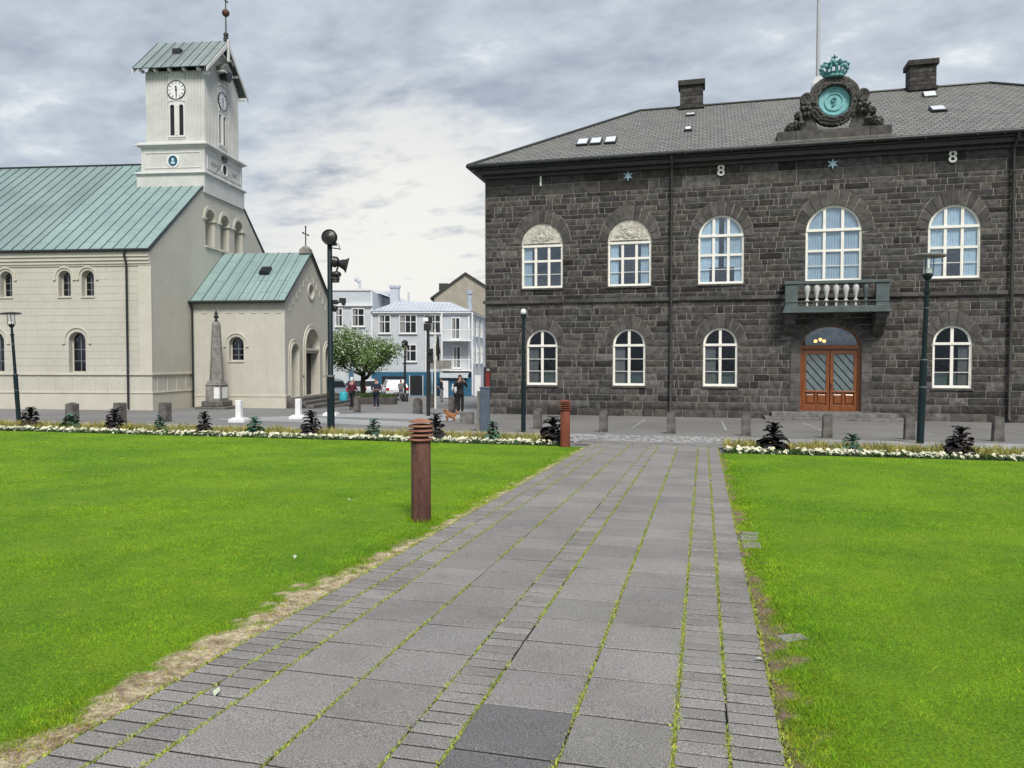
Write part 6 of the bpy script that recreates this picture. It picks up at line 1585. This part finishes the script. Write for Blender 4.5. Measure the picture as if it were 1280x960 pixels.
person((-17.95, 36.75, gz(36.75)), R(165), 1.70, 'maroon', 'darkcloth', 'whitecloth', 'person in a maroon jacket and pale hat behind the rounded stone bollard', 'hold', .05, .25)
person((-17.15, 38.0, gz(38.0)), R(20), 1.66, 'navy', 'navy', 'hair', 'person in a long navy coat and dark trousers walking left of the street gap', 'hold', .22, .2, 'whitecloth')
person((-18.4, 52.1, gz(52.1)), R(-60), 1.72, 'navy', 'greycloth', 'darkcloth', 'person in a dark top and pale trousers by the blue kiosk', 'hold', 0, .3)
person((-11.2, 34.35, gz(34.35)), R(30), 1.84, 'darkcloth', 'darkcloth', 'hair', 'man dressed all in black holding a phone up to his face', 'phone', .05, .1)
person((-12.0, 36.3, gz(36.3)), R(200), 1.66, 'whitecloth', 'darkcloth', 'darkcloth', 'person in a white top and dark trousers beside the man in black', 'hold', 0, .1)
person((-21.75, 52.6, gz(52.6)), R(40), 1.55, 'greycloth', 'greycloth', 'hair', 'person in a grey jacket beside the white hatchback and the black lamp post', 'hold', .1, .2)
ph = MB(); ph.box(-.04,.04,-.005,.005,-.075,.075); o = ph.build('phone', M['rubber'], bevel=.006)
c_, s_ = math.cos(R(30)), math.sin(R(30)); px_, py_ = 0*c_+.42*s_, -.42*c_; o.location = (-11.2+.42*s_*1.0, 34.35-.42*c_, gz(34.35)+1.66); o.rotation_euler = (R(-12), 0, R(30)); tag(o, 'phone held up by the man dressed in black', 'phone')
bg_ = MB(); bg_.lathe(0,0,[(.10,0),(.20,.04),(.23,.25),(.20,.46),(.10,.50)], 14); o = bg_.build('carrier_bag', M['teal'], None, 50); o.location = (-18.35, 36.55, gz(36.5)+.45); tag(o, 'turquoise bag held beside the person in maroon', 'bag')
bh = MB(); bh.path([(-.08,0,.48),(-.06,0,.66),(.06,0,.66),(.08,0,.48)], .012, 6); bh.build('bag_handle', M['teal'], o)

# ------------------------------------------------------------------ dog
dg_ = thing('dog', (-9.55, 28.1, gz(28.1)), R(-62), 'small tan and white dog on the pavement near the man in black', 'dog')
Pd = [(0,.10,.20),(0,0,.24),(0,-.12,.30),(0,-.18,.38),(0,-.23,.43),(0,-.30,.41),(.07,-.13,.16),(.07,-.14,.02),(.07,-.17,.015),(-.07,-.13,.16),(-.07,-.14,.02),(-.07,-.17,.015),(.08,.10,.15),(.09,.15,.08),(.08,.14,.02),(.08,.09,.015),(-.08,.10,.15),(-.09,.15,.08),(-.08,.14,.02),(-.08,.09,.015),(0,.2,.26),(.03,.26,.36),(.02,.22,.43)]
Ed = [(0,1),(1,2),(2,3),(3,4),(4,5),(2,6),(6,7),(7,8),(2,9),(9,10),(10,11),(0,12),(12,13),(13,14),(14,15),(0,16),(16,17),(17,18),(18,19),(0,20),(20,21),(21,22)]
Rd = [.10,.10,.11,.07,.07,.032,.035,.025,.028,.035,.025,.028,.05,.03,.024,.026,.05,.03,.024,.026,.035,.03,.015]
bdy = skinned('body', Pd, Ed, Rd, 'tan', dg_, 2)
m = MB(); m.sphere((0,-.17,.25), .085, (.9,.8,1.2), 10, 7, jit=.06); m.build('chest_fur', M['whitefur'], dg_, 60)
for sd in (-1, 1):
    m = MB(); m.path([(sd*.04,-.21,.48),(sd*.075,-.20,.50),(sd*.09,-.20,.43)], [.02,.022,.01], 6); m.build('ear', M['tan'], dg_, 60)
    m = MB(); m.sphere((sd*.028,-.285,.45), .009, n=6, m=5); m.build('eye', M['dark'], dg_)
m = MB(); m.sphere((0,-.335,.415), .014, n=6, m=5); m.build('nose', M['dark'], dg_)
ld = MB(); ld.path([(.0,-.02,.36),(.25,.15,.22),(.3,.6,.5)], .008, 5);
